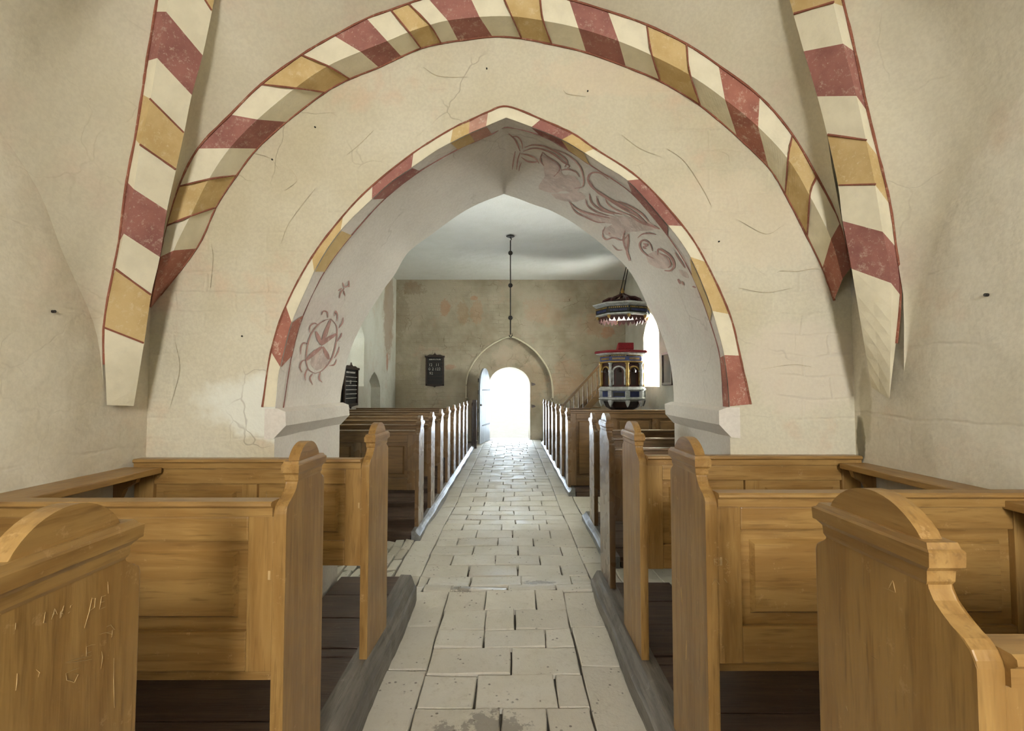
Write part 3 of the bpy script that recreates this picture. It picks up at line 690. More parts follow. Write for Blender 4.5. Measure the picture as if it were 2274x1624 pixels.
# ------------------------------------------------------------------ faded paintings on the soffit, cracks and nail holes
paintings = empty('trim_scroll_painting', (0, 0, 0)); paintings['kind'] = 'structure'
def ribbon(bm, P, wd, caster, off=.0035):
    """flat painted stroke laid on a surface; P pixels, wd pixels (tapering)"""
    P = catmull([Vector((x, y, 0)) for x, y in P], 5); n = len(P); L, R_ = [], []
    for i, p in enumerate(P):
        t = (P[min(i + 1, n - 1)] - P[max(i - 1, 0)]); t.normalize(); nn = Vector((-t.y, t.x, 0))
        ww = wd / 2 * (.35 + .65 * math.sin(PI * (i + .6) / n)) 
        a = caster(p.x + nn.x * ww, p.y + nn.y * ww, off); b = caster(p.x - nn.x * ww, p.y - nn.y * ww, off)
        if a is None or b is None: return
        L.append(a); R_.append(b)
    loft(bm, [L, R_])
def blob(bm, P, caster, off=.0015):
    c = Vector((sum(p[0] for p in P) / len(P), sum(p[1] for p in P) / len(P), 0))
    Q = catmull([Vector((x, y, 0)) for x, y in P + [P[0]]], 4)[:-1]; rings = []
    for s in (1, .75, .5, .25):
        r = []
        for q in Q:
            k = c + (q - c) * s * (random.uniform(.92, 1.05) if s == 1 else 1); v = caster(k.x, k.y, off)
            if v is None: return
            r.append(v)
        rings.append(r + [r[0]])
    loft(bm, rings); bm.faces.new([bm.verts.new(p) for p in rings[-1][:-1]])
R5 = lambda L: [(1100 + x / 3.69, 240 + y / 3.69) for x, y in L]
strokes = [([(110, 205), (160, 250), (185, 300), (205, 350)], 5), ([(130, 230), (180, 230), (215, 270), (225, 330)], 4), ([(165, 350), (150, 430), (140, 500)], 4), ([(205, 360), (185, 420), (175, 500)], 4),
    ([(215, 440), (200, 480), (195, 515)], 3), ([(240, 320), (310, 298), (400, 310), (480, 345), (560, 400), (590, 440), (570, 480)], 5), ([(230, 350), (320, 325), (420, 345), (500, 390), (560, 440), (610, 470), (590, 490)], 5),
    ([(480, 330), (600, 385), (690, 470), (725, 570), (715, 640), (650, 655)], 4), ([(210, 370), (280, 385), (330, 410), (360, 450)], 5), ([(215, 400), (260, 430), (310, 440), (350, 435)], 5), ([(390, 355), (370, 420), (400, 470)], 4),
    ([(390, 360), (450, 410), (510, 450), (530, 500), (480, 560)], 4), ([(540, 505), (600, 500), (660, 520), (690, 560)], 4), ([(930, 580), (860, 530), (790, 530), (760, 580), (800, 650), (890, 710), (1000, 780), (1100, 850)], 5),
    ([(775, 590), (830, 680), (920, 740), (1040, 820), (1190, 900)], 4), ([(605, 765), (680, 830), (760, 860), (850, 880), (940, 900)], 5), ([(610, 770), (660, 850), (740, 890), (830, 930), (900, 935)], 4),
    ([(740, 740), (760, 800), (830, 850), (930, 880)], 4), ([(770, 700), (790, 770), (860, 830), (980, 870)], 5), ([(830, 720), (850, 790), (920, 840), (1040, 870)], 5), ([(900, 720), (930, 790), (1010, 840), (1120, 880)], 4),
    ([(960, 750), (1050, 800), (1150, 860), (1240, 940)], 6), ([(1010, 760), (1120, 810), (1210, 870), (1260, 930)], 5), ([(1100, 870), (1190, 930), (1280, 960), (1350, 990)], 7), ([(900, 970), (880, 1040), (910, 1075), (970, 1060), (1040, 1080), (1090, 1040)], 4),
    ([(930, 1020), (945, 1030)], 4), ([(1065, 1000), (1050, 1060), (1060, 1120), (1090, 1190), (1110, 1250)], 5), ([(1095, 1030), (1090, 1110), (1080, 1180), (1100, 1250)], 5), ([(960, 1120), (1000, 1160), (1045, 1160)], 3),
    ([(1170, 1060), (1210, 1030), (1270, 1025), (1320, 1035)], 4), ([(1290, 1170), (1270, 1110), (1220, 1080), (1185, 1110), (1200, 1160), (1240, 1200), (1300, 1230)], 5), ([(1215, 1110), (1250, 1120), (1215, 1140), (1240, 1150)], 6),
    ([(1335, 1200), (1340, 1155), (1400, 1180), (1450, 1230), (1470, 1290), (1440, 1330), (1390, 1330)], 7), ([(1350, 1190), (1410, 1220), (1440, 1280), (1420, 1310)], 4), ([(1475, 1180), (1520, 1250), (1560, 1310)], 5), ([(1500, 1400), (1520, 1440)], 6), ([(1620, 1460), (1650, 1470)], 5), ([(1530, 1420), (1550, 1450)], 5)]
bm = bmesh.new()
for P, wd in strokes: ribbon(bm, R5(P), wd * .8, on_soffit)
mesh_obj('painted_scroll', bm, M_scroll, paintings)
bm = bmesh.new()
for P in ([(380, 380), (450, 400), (520, 460), (560, 540), (660, 560), (700, 640), (640, 690), (560, 680), (450, 700), (350, 640), (400, 560)], [(450, 700), (560, 700), (700, 690), (740, 740), (640, 770), (520, 750)],
          [(650, 810), (800, 860), (1000, 880), (1180, 900), (1330, 980), (1200, 1010), (1080, 1020), (1010, 1070), (900, 1040), (880, 1000), (960, 940), (780, 920)],
          [(1230, 1200), (1320, 1170), (1400, 1220), (1450, 1290), (1380, 1320), (1270, 1280)], [(1050, 1040), (1100, 1040), (1090, 1180), (1060, 1150)], [(1500, 1320), (1560, 1340), (1590, 1390), (1540, 1380)]):
    blob(bm, R5(P), on_soffit)
mesh_obj('painted_wash', bm, M_wash, paintings)
# compass star with curls on the left of the soffit
Z8 = lambda L: [(560 + x / 3.53, 600 + y / 3.53) for x, y in L]
star = empty('trim_star_painting', (0, 0, 0)); star['kind'] = 'structure'
bm = bmesh.new()
ringp = [(615, 380), (655, 430), (662, 500), (650, 590), (625, 680), (590, 740), (540, 790), (490, 810), (440, 780), (420, 710), (425, 620), (450, 520), (500, 440), (560, 395), (615, 380)]
ribbon(bm, Z8(ringp[:8]), 3, on_soffit); ribbon(bm, Z8(ringp[7:]), 3, on_soffit)
for P in ([(590, 370), (585, 330), (555, 320), (540, 350)], [(660, 400), (665, 350), (650, 320), (640, 360)], [(675, 455), (705, 410), (710, 370)], [(660, 560), (690, 520), (700, 490)], [(510, 425), (480, 415), (450, 440), (445, 490)],
          [(440, 580), (400, 570), (380, 600), (375, 660)], [(425, 700), (385, 715), (370, 760), (385, 800)], [(430, 770), (410, 820), (415, 865)], [(470, 810), (450, 850), (470, 900)], [(530, 800), (520, 850), (545, 880)], [(640, 690), (670, 640), (680, 600)], [(600, 750), (640, 740), (660, 700)],
          [(705, 95), (720, 130), (755, 120)], [(755, 80), (755, 130)], [(720, 140), (690, 175), (680, 220)], [(715, 160), (722, 200)], [(670, 160), (700, 140)]):
    ribbon(bm, Z8(P), 3.2, on_soffit)
for P in ([(610, 390), (570, 500), (545, 580)], [(495, 480), (520, 540), (545, 590)], [(655, 500), (590, 540), (550, 580)], [(420, 705), (480, 650), (545, 600)], [(600, 700), (580, 660), (550, 600)]):
    ribbon(bm, Z8(P), 9, on_soffit)
mesh_obj('painted_star', bm, M_scroll, star)
bm = bmesh.new(); blob(bm, Z8([(500, 630), (560, 610), (600, 700), (560, 770), (490, 780), (450, 720)]), on_soffit); mesh_obj('painted_wash', bm, M_wash, star)
def on_front(px, py, off=.002):
    p = WY(px, py, Y1); return p + Vector((0, -off, 0))
M_crack = simple('crack_shadow', (190, 177, 148), .95)
bm = bmesh.new()
for P in ([(1820, 598), (1800, 598), (1770, 603), (1735, 602), (1725, 606)], [(640, 370), (660, 400), (632, 425)], [(560, 340), (600, 352), (620, 378)], [(700, 420), (672, 455), (640, 500), (625, 540)], [(830, 290), (800, 320), (770, 345)],
          [(1250, 200), (1262, 210), (1300, 215)], [(1480, 330), (1520, 360), (1560, 420), (1580, 460)], [(1640, 640), (1700, 650), (1760, 640)], [(1640, 490), (1700, 520), (1740, 500)], [(470, 540), (474, 575), (468, 640)],
          [(1380, 300), (1420, 330), (1470, 350)], [(1690, 820), (1760, 810), (1800, 815)], [(940, 150), (975, 170), (1040, 172)], [(390, 760), (400, 820), (380, 900)]):
    ribbon(bm, P, 1.0, on_front)
mesh_obj('plaster_crack', bm, M_crack, wall_arch)
bm = bmesh.new()
for px, py in ((1081, 153), (538, 747), (1305, 203), (700, 283), (605, 355), (1596, 537)):
    p = on_front(px, py, -.004); lathe(bm, 0, 0, [(.004, 0), (.004, .01)], 8); bmesh.ops.rotate(bm, verts=bm.verts[-16:], cent=(0, 0, 0), matrix=Matrix.Rotation(PI / 2, 3, 'X')); bmesh.ops.translate(bm, verts=bm.verts[-16:], vec=p)
mesh_obj('nail_hole', bm, M_iron, wall_arch)

# ------------------------------------------------------------------ pews
def end_outline(w, T):
    return [(0, 0), (0, T - .20), (.001, T - .190), (.007, T - .178), (.018, T - .168), (.036, T - .160), (.054, T - .151), (.068, T - .138), (.076, T - .124), (.078, T - .10),
            (w - .042, T - .10), (w - .042, T - .112), (w - .038, T - .124), (w - .028, T - .131), (w - .014, T - .134), (w - .004, T - .141), (w, T - .152), (w, 0)]
EC = {}
def pew(label, side, yn, w, xin, xwall, zb, T, hr, panels=2, skew=0.0, group=None, gap=.43, end=True, near=False, seat=True):
    """side -1 left / +1 right; local frame: origin at the aisle-side foot of the pew, +x away from the aisle"""
    root = empty('church_pew', (xin, yn, zb)); tag(root, label, 'pew', group)
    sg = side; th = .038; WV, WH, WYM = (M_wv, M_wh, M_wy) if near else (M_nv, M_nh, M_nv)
    Lx = abs(xwall - xin)
    def bx(bm, a, b, *r, **k): box(bm, min(sg * a, sg * b), max(sg * a, sg * b), *r, **k)
    if end:
        key = (sg, w, T, near)
        if key not in EC:
            bm = bmesh.new(); prism(bm, end_outline(w, T), 'x', 0, sg * th, .003)
            o1 = mesh_obj('end_panel', bm, WV)
            bm = bmesh.new(); x0, x1 = min(0, sg * th), max(0, sg * th); y0, y1 = .078, w - .042
            for z0, p0, z1, p1 in ((T - .118, .003, T - .112, .010), (T - .112, .010, T - .096, .012), (T - .096, .012, T - .088, .028), (T - .088, .034, T - .066, .036), (T - .066, .036, T - .062, .028), (T - .062, .026, T - .053, .018)):
                frustum(bm, x0, x1, y0, y1, z0, p0, z1, p1, .25)
            o2 = mesh_obj('cap_moulding', bm, WYM)
            c0, c1 = .084, w - .046; hw = (c1 - c0) / 2; hh = .055; R = (hw * hw + hh * hh) / (2 * hh); a0 = math.asin(min(1, hw / R))
            pts = [(c0, T - .056)] + [((c0 + c1) / 2 + R * math.sin(-a0 + 2 * a0 * k / 16), T - R + R * math.cos(-a0 + 2 * a0 * k / 16)) for k in range(17)] + [(c1, T - .056)]
            bm = bmesh.new(); prism(bm, pts, 'x', sg * .002, sg * (th - .002), .003); o3 = mesh_obj('crown', bm, WYM)
            EC[key] = (o1, o2, o3)
            e = o1
        else:
            o1, o2, o3 = EC[key]; e = o1.copy(); link(e); o2 = o2.copy(); link(o2); o3 = o3.copy(); link(o3)
        e.parent = root; o2.parent = e; o3.parent = e
        e.rotation_euler = (0, 0, skew); 
    a = th if end else 0
    # rail along the top of the back
    bm = bmesh.new()
    pr = [(.050, hr - .045), (.050, hr - .004), (.044, hr), (-.010, hr), (-.017, hr - .004), (-.018, hr - .012), (-.013, hr - .017), (-.008, hr - .020), (-.008, hr - .045)]
    prism(bm, pr, 'x', sg * a, sg * (Lx), 0); mesh_obj('top_rail', bm, WH, root)
    zt = hr - .045; z0 = gap; fr = .035
    st_w = .075 if end else .06
    xs0, xs1 = a, Lx
    pz0, pz1 = z0 + .115, zt - .075
    bm = bmesh.new(); bx(bm, xs0, xs0 + st_w, 0, fr, z0, zt - .001, bev=.0025); mesh_obj('stile', bm, WV, root)
    bm = bmesh.new(); bx(bm, xs1 - .09, xs1, 0, fr, z0, zt - .001, bev=.0025); mesh_obj('stile', bm, WV, root)
    iw = (xs1 - .09) - (xs0 + st_w); mid = .07
    pw = (iw - mid * (panels - 1)) / panels
    for zz0, zz1 in ((z0, pz0), (pz1, zt - .001)):
        bm = bmesh.new(); bx(bm, xs0 + st_w, xs1 - .09, .001, fr, zz0, zz1, bev=.006); mesh_obj('cross_rail', bm, WH, root)
    for k in range(panels):
        p0 = xs0 + st_w + k * (pw + mid); p1 = p0 + pw
        if k < panels - 1:
            bm = bmesh.new(); bx(bm, p1, p1 + mid, .001, fr, pz0, pz1, bev=.0025); mesh_obj('stile', bm, WV, root)
        bm = bmesh.new(); bx(bm, p0 + .001, p1 - .001, .020, .030, pz0, pz1)
        pn = mesh_obj('panel', bm, WH, root)
        m_ = .034
        bm = bmesh.new(); x0, x1 = sorted((sg * (p0 + m_), sg * (p1 - m_)))
        A = [bm.verts.new(q) for q in ((x0, .021, pz0 + m_), (x1, .021, pz0 + m_), (x1, .021, pz1 - m_), (x0, .021, pz1 - m_))]
        i = .012
        B = [bm.verts.new(q) for q in ((x0 + i, .004, pz0 + m_ + i), (x1 - i, .004, pz0 + m_ + i), (x1 - i, .004, pz1 - m_ - i), (x0 + i, .004, pz1 - m_ - i))]
        bm.faces.new(B)
        for q in range(4): bm.faces.new((A[q], A[(q + 1) % 4], B[(q + 1) % 4], B[q]))
        mesh_obj('raised_field', bm, WH, pn)
    if seat:
        bm = bmesh.new(); bx(bm, a, Lx, fr + .002, fr + .30, .385, .412, bev=.004); mesh_obj('seat', bm, WH, root)
        bm = bmesh.new(); bx(bm, Lx * .6, Lx * .6 + .03, fr + .03, fr + .27, 0, .385, bev=.003); mesh_obj('seat_support', bm, WV, root)
    if near:
        bm = bmesh.new(); bx(bm, a + .006, a + .013, -.001, .01, hr - .232, hr - .206); mesh_obj('peg', bm, M_scr, root)
    return root
# near room, left / right
pew('large golden-brown pew at the bottom left corner, names scratched on its end board', -1, .587, .325, -.668, XL + .03, .18, 1.09, .93, near=True, group='near pews')
pew('second pew from the camera on the left, end board beside the grey kerb', -1, 1.50, .30, -.67, XL + .005, .18, 1.09, .93, near=True, group='near pews')
pew('third pew from the camera on the left, standing in the painted arch', -1, 2.37, .32, -.67, XL + .03, .18, 1.09, .93, near=True, skew=-.035, group='near pews', seat=False)
pew('large pew at the bottom right corner with its round-topped end board closest', 1, .683, .352, .628, XR - .005, .14, 1.13, .955, near=True, group='near pews')
pew('second pew from the camera on the right with a big raised panel', 1, 1.615, .35, .628, XR - .005, .14, 1.13, .97, near=True, group='near pews')
pew('third pew from the camera on the right, end board before the arch', 1, 2.435, .37, .628, XR - .01, .14, 1.13, .975, near=True, group='near pews', seat=False)
pew('narrow right pew within the arch, its dark back behind the third end board', 1, 3.27, .34, .645, 1.07, .145, 1.125, .905, panels=1, near=False, group='near pews', seat=False)
# nave
ordl = ['first', 'second', 'third', 'fourth', 'fifth', 'sixth', 'seventh', 'eighth']
for k in range(8):
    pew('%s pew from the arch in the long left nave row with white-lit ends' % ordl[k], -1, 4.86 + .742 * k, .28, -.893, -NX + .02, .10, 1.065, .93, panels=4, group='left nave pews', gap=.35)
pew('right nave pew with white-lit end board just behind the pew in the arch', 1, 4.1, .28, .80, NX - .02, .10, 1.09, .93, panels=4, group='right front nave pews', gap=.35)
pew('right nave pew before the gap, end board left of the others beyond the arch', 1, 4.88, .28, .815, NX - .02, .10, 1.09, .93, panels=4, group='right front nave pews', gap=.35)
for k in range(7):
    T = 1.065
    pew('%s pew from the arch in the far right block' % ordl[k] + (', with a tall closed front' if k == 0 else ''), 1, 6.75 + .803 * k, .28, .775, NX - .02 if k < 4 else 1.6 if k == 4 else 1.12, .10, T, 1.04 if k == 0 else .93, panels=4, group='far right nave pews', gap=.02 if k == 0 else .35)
# partition board at the far end of the left row, beside the door leaf
bm = bmesh.new(); prism(bm, [(0, 0), (0, 1.02), (.03, 1.05), (.06, 1.09), (.2, 1.09), (.2, 0)], 'x', 0, -.03, .002)
box(bm, -.03, .075, .2, .23, 0, 1.15, .003)
o = mesh_obj('partition_board', bm, M_ebony); o.location = (-.875, 11.5, .0); tag(o, 'dark upright partition board at the end of the left pew row beside the open door', 'partition')
# boards capping the side walls of the near room
def wall_board(label, x0, x1, y0, y1, z):
    root = empty('wall_shelf_board', (0, 0, 0)); tag(root, label, 'shelf board')
    bm = bmesh.new(); box(bm, min(x0, x1), max(x0, x1), y0, y1, z - .028, z, .004); mesh_obj('board', bm, M_wy, root)
    sg = 1 if x1 > x0 else -1
    for yy in (y1 - .05, y1 - .9):
        bm = bmesh.new(); prism(bm, [(x0, z - .03), (x0 + sg * .11, z - .03), (x0 + sg * .10, z - .06), (x0 + sg * .05, z - .09), (x0 + sg * .02, z - .16), (x0, z - .17)], 'y', yy - .015, yy + .01)
        mesh_obj('bracket', bm, M_wv, root)
wall_board('wooden shelf board along the left wall running to the third left pew', XL + .002, XL + .175, .3, 2.345, 1.075)
wall_board('wooden shelf board along the right wall running to the third right pew', XR - .002, XR - .13, .3, 2.41, 1.085)

# scratched letters on the end boards
def scratches(name, X, L, wd, parent_label):
    bm = bmesh.new()
    for P in L:
        pts = [WX(x, y, X) for x, y in P]
        if len(pts) == 2: pts = [pts[0], pts[0].lerp(pts[1], .5), pts[1]]
        n = len(pts)
        tube(bm, pts, [wd * (.5 if i in (0, n - 1) else 1) for i in range(n)], 4)
    return bm
Q = lambda L: [(x / 4.721, 1280 + y / 4.721) for x, y in L]
first = [o for o in bpy.data.objects if o.get('label', '').startswith('large golden-brown')][0]
ep = [c for c in first.children if c.name.startswith('end_panel')][0]
L = [Q(p) for p in ([(475, 375), (465, 440), (455, 490), (485, 490)], [(575, 340), (560, 400), (540, 455)], [(575, 340), (600, 400)], [(550, 400), (590, 390)], [(635, 370), (630, 440)], [(635, 370), (665, 350), (640, 385)], [(670, 310), (650, 370), (640, 430)],
    [(640, 385), (665, 395)], [(765, 295), (740, 310), (735, 335)], [(735, 370), (715, 390)],
    [(965, 225), (935, 370), (885, 545)], [(960, 240), (1000, 230), (990, 330), (940, 365)], [(1065, 215), (1045, 340)], [(1065, 215), (1110, 200)], [(1055, 275), (1095, 265)], [(1045, 345), (1110, 320)],
    [(905, 740), (960, 720), (1000, 715)], [(905, 745), (905, 840)], [(905, 810), (960, 790)], [(690, 905), (800, 870), (960, 830)], [(700, 910), (850, 890), (960, 870)], [(690, 1020), (760, 985), (830, 960)], [(690, 1020), (700, 1090), (780, 1115), (820, 1030), (770, 1020)],
    [(180, 1020), (175, 1120), (165, 1200)], [(380, 980), (415, 1010), (400, 1060)], [(1120, 530), (1160, 510), (1200, 560), (1130, 590)], [(1040, 610), (1110, 590), (1180, 610)], [(1180, 560), (1170, 640)], [(1195, 860), (1190, 1100), (1200, 1380)], [(1130, 60), (1135, 180)], [(165, 490), (160, 560)], [(1065, 790), (1075, 850), (1060, 970)])]
bm = scratches('scratched_letters', -.6675, L, .0006, '')
for v in bm.verts: v.co = v.co - first.location
mesh_obj('scratched_letters', bm, M_scr, ep)['kind'] = 'stuff'
def z4(L): return [(1274 + x / 2.274, 960 + y / 2.274) for x, y in L]
r1 = [o for o in bpy.data.objects if o.get('label', '').startswith('large pew at the bottom right')][0]
ep = [c for c in r1.children if c.name.startswith('end_panel')][0]
bm = scratches('s', .6275, [z4(p) for p in ([(1565, 785), (1600, 800), (1625, 810)], [(1610, 750), (1590, 790)], [(1612, 752), (1625, 808)], [(1375, 1380), (1385, 1410)], [(1500, 1130), (1530, 1150)])], .0007, '')
for v in bm.verts: v.co = v.co - r1.location
mesh_obj('scratched_letters', bm, M_scr, ep)['kind'] = 'stuff'
r2 = [o for o in bpy.data.objects if o.get('label', '').startswith('second pew from the camera on the right')][0]
ep = [c for c in r2.children if c.name.startswith('end_panel')][0]
bm = scratches('s', .6275, [z4(p) for p in ([(543, 780), (545, 830), (548, 875)], [(540, 790), (545, 860)], [(570, 1050), (568, 1150)])], .0011, '')
for v in bm.verts: v.co = v.co - r2.location
mesh_obj('scratched_letters', bm, M_scr, ep)['kind'] = 'stuff'
stl = [c for c in r2.children if c.name.startswith('stile')][0]
bm = bmesh.new()
for P in ([(708, 640), (712, 670)], [(708, 640), (730, 645)], [(710, 655), (728, 660)], [(735, 640), (750, 670)], [(750, 640), (738, 670)], [(765, 640), (780, 655), (770, 672), (785, 675)], [(700, 770), (715, 740), (735, 770)], [(760, 740), (775, 760)]):
    pts = [WY(x, y, 1.613) for x, y in z4(P)]
    if len(pts) == 2: pts = [pts[0], pts[0].lerp(pts[1], .5), pts[1]]
    tube(bm, [p - r2.location for p in pts], .0009, 4)
mesh_obj('scratched_letters', bm, M_scr, stl)['kind'] = 'stuff'

# ------------------------------------------------------------------ door leaf and pintles
leaf = empty('door_1', (-.585, YI - .03, .02), 0); leaf['kind'] = 'structure'
Lw, Lh = 1.12, 1.93
def leaf_top(u): return Lh - .52 + .52 * math.sqrt(max(0, 1 - ((u - Lw / 2) / (Lw / 2)) ** 2))
npl = 6
for k in range(npl):
    u0, u1 = Lw * k / npl + .003, Lw * (k + 1) / npl - .003
    pts = [(-u0, 0)] + [(-u0 - (u1 - u0) * t / 6, leaf_top(u0 + (u1 - u0) * t / 6)) for t in range(7)] + [(-u1, 0)]
    bm = bmesh.new(); prism(bm, [(p[0], p[1]) for p in pts], 'x', -.02, .02, .002); mesh_obj('plank', bm, M_leaf, leaf)
for z in (.42, 1.33):
    bm = bmesh.new(); prism(bm, [(-.02, z), (-.02, z + .05), (-.85, z + .04), (-.93, z + .025), (-.85, z + .01)], 'x', .02, .03, .002)
    for k in range(5): prism(bm, [(-.12 - k * .16, z + .015), (-.12 - k * .16, z + .032), (-.137 - k * .16, z + .032), (-.137 - k * .16, z + .015)], 'x', .03, .036)
    mesh_obj('strap_hinge', bm, M_iron, leaf)
bm = bmesh.new()
for z in (.2, .78, 1.25, 1.55): box(bm, -.05, -.02, -Lw + .05, -.05, z, z + .1, .004)
mesh_obj('ledge', bm, M_ebony, leaf)
bm = bmesh.new(); box(bm, .02, .045, -Lw + .04, -Lw + .14, .95, 1.0, .003); mesh_obj('latch', bm, M_iron, leaf)
leaf.rotation_euler = (0, 0, math.radians(-10.5))
for nm, z in (('upper', 1.53), ('lower', .93)):
    bm = bmesh.new(); prism(bm, [(.57, z - .03), (.60, z - .045), (.65, z - .03), (.69, z - .01), (.66, z + .02), (.62, z + .035), (.58, z + .02)], 'y', YI - .03, YI + .01, .006); tube(bm, [(.58, YI - .035, z - .04), (.58, YI - .035, z + .05)], .012, 8)
    tag(mesh_obj('hinge_pintle', bm, M_pint), '%s dark iron pintle on the wall right of the doorway' % nm, 'iron fitting')

# ------------------------------------------------------------------ hanging rod
rx = (1133.5 - 1134) * 9.5 / F
rod = empty('hanging_rod', (rx, 9.5, 2.41)); tag(rod, 'thin dark iron rod with three balls hanging from the ceiling over the aisle', 'hanging rod')
bm = bmesh.new(); tube(bm, [(0, 0, .05), (0, 0, 1.88)], .011, 8); mesh_obj('rod', bm, M_iron, rod, True)
bm = bmesh.new(); tube(bm, [(.03, 0, .07), (.035, 0, .03), (.01, 0, .0), (-.02, 0, .015), (-.02, 0, .04)], .009, 8); mesh_obj('hook', bm, M_iron, rod, True)
for py in (562, 634, 706):
    z = WY(1134, py, 9.5).z - 2.41; bm = bmesh.new(); bmesh.ops.create_uvsphere(bm, u_segments=16, v_segments=10, radius=.045); bmesh.ops.translate(bm, verts=bm.verts, vec=(0, 0, z)); mesh_obj('ball', bm, M_iron, rod, True)
bm = bmesh.new(); tube(bm, [(0, 0, 1.88), (.02, 0, 1.91), (0, 0, 1.935), (0, 0, 1.955)], .012, 8); lathe(bm, 0, 0, [(.07, 1.955), (.085, 1.965), (.02, 1.985), (.012, 1.99)], 14); mesh_obj('ceiling_hook', bm, M_iron, rod)

# ------------------------------------------------------------------ hymn boards and wall board
def text(body, size, loc, rot, parent, name='numerals', mat=None):
    c = bpy.data.curves.new(name, 'FONT'); c.body = body; c.size = size; c.extrude = .002; c.align_x = 'LEFT'
    c.materials.append(mat or M_chalk); t_ = bpy.data.objects.new(name, c); link(t_); me = bpy.data.meshes.new_from_object(t_); bpy.data.objects.remove(t_)
    o = bpy.data.objects.new(name, me); link(o, parent); o.location = loc; o.rotation_euler = rot; return o
def hymn(name, loc, rz, w, h, label, rows, slats=False):
    r = empty(name, loc, rz); tag(r, label, 'hymn board')
    bm = bmesh.new(); box(bm, -w / 2, w / 2, -.02, .0, 0, h); mesh_obj('backing', bm, M_black, r)
    bm = bmesh.new(); t = .045
    box(bm, -w / 2, -w / 2 + t, -.05, 0, 0, h, .004); box(bm, w / 2 - t, w / 2, -.05, 0, 0, h, .004); box(bm, -w / 2, w / 2, -.05, 0, -.0, t, .004); box(bm, -w / 2 - .02, w / 2 + .02, -.065, 0, h - .025, h + .02, .006)
    mesh_obj('frame', bm, M_ebony, r)
    bm = bmesh.new(); prism(bm, [(-w * .45, h + .02), (-w * .3, h + .05), (-w * .1, h + .045), (-.015, h + .075), (0, h + .11), (.015, h + .075), (w * .1, h + .045), (w * .3, h + .05), (w * .45, h + .02)], 'y', -.04, -.015)
    prism(bm, [(-w * .4, 0), (-.03, -.02), (0, -.05), (.03, -.02), (w * .4, 0)], 'y', -.04, -.015); mesh_obj('crest', bm, M_ebony, r)
    n = 6
    for k in range(n):
        z = h - .17 - k * (h - .24) / n
        bm = bmesh.new(); box(bm, -w / 2 + t + .01, w / 2 - t - .01, -.035, -.02, z - .006, z + .006); mesh_obj('slat', bm, M_chalk if slats else M_ebony, r)
    if rows:
        for z, s in rows:
            for x, tx in s: text(tx, .105, (x, -.037, z), (PI / 2, 0, 0), r)
        bm = bmesh.new(); random.seed(3); x = -w * .32
        while x < w * .32:
            q = random.uniform(.008, .02); box(bm, x, x + q, -.024, -.019, h - .095, h - .07 + random.uniform(-.006, .01)); x += q + random.uniform(.004, .012)
        mesh_obj('faded_heading', bm, M_chalk, r)
    return r
p = WY(945, 857, 13.46); q = WY(986, 792, 13.46)
hymn('hymn_board', ((p.x + q.x) / 2, 13.49, p.z), 0, q.x - p.x, q.z - p.z, 'black hymn board with white numbers on the far wall left of the door',
     [(.535, [(-.17, '12'), (.02, '11')]), (.42, [(-.17, '0'), (-.08, '2'), (.0, '122')]), (.305, [(-.15, '92')])])
hymn('hymn_board', (-NX + .07, 9.45, 1.09), PI / 2, .8, .72, 'dark slatted hymn board on the left nave wall peeping from behind the arch', [(.42, [(-.1, '11')])], True)
# dark framed board on the right nave wall
a, b = WX(1473.5, 789, NX - .02), WX(1494, 858, NX - .02)
r = empty('framed_panel', (NX - .005, (a.y + b.y) / 2, WX(1476, 856, NX).z)); tag(r, 'small dark framed panel on the right nave wall beyond the pulpit window', 'framed panel')
hy = abs(a.y - b.y) / 2 + .04; hz = .66
bm = bmesh.new(); box(bm, -.05, 0, -hy, -hy + .05, 0, hz, .005); box(bm, -.05, 0, hy - .05, hy, 0, hz, .005); box(bm, -.05, 0, -hy, hy, 0, .05, .005); box(bm, -.05, 0, -hy, hy, hz - .05, hz, .005); mesh_obj('frame', bm, M_ebony, r)
bm = bmesh.new(); box(bm, -.03, -.01, -hy + .04, hy - .04, .04, hz - .04); mesh_obj('board', bm, M_black, r)

# ------------------------------------------------------------------ pulpit
pc = Vector((2.42, 10.75, 0)); az = math.atan2(-.93, -.37)
pul = empty('pulpit', (pc.x, pc.y, 1.0), az); tag(pul, 'octagonal painted pulpit in blue, white and gold with a crimson cloth rim', 'pulpit')
def oct_(bm, prof, mat=0): lathe(bm, 0, 0, prof, 8, mat, PI / 8)
k8 = 1 / math.cos(PI / 8)
def P8(lst): return [(r * k8, z) for r, z in lst]
def pm(name, prof, mat, parent=pul):
    bm = bmesh.new(); oct_(bm, P8(prof)); return mesh_obj(name, bm, mat, parent)
pm('core', [(.40, .22), (.40, 1.22)], M_maroon)
pm('lower_cornice', [(.43, .36), (.47, .375), (.485, .40), (.47, .42), (.44, .455), (.41, .46)], M_pwht)
pm('base_block', [(.42, .24), (.42, .36)], M_blue)
pm('foot_moulding', [(.36, .14), (.44, .175), (.475, .195), (.475, .215), (.43, .24)], M_pwht)
pm('frieze', [(.44, 1.0), (.44, 1.10)], M_blue)
pm('frieze_moulding', [(.44, .965), (.465, .975), (.465, .995), (.445, 1.0)], M_gold)
pm('rim', [(.45, 1.125), (.50, 1.14), (.525, 1.155), (.525, 1.17)], M_pwht)
pm('rim_cloth', [(.53, 1.17), (.55, 1.18), (.55, 1.205), (.53, 1.225), (.42, 1.235)], M_redc)
pm('underside', [(.12, -.12), (.2, -.05), (.33, .02), (.38, .14)], M_ebony)
bm = bmesh.new(); lathe(bm, 0, 0, [(.13, -.895), (.11, -.8), (.09, -.6), (.12, -.3), (.1, -.12)], 12); mesh_obj('post', bm, M_ebony, pul, True)
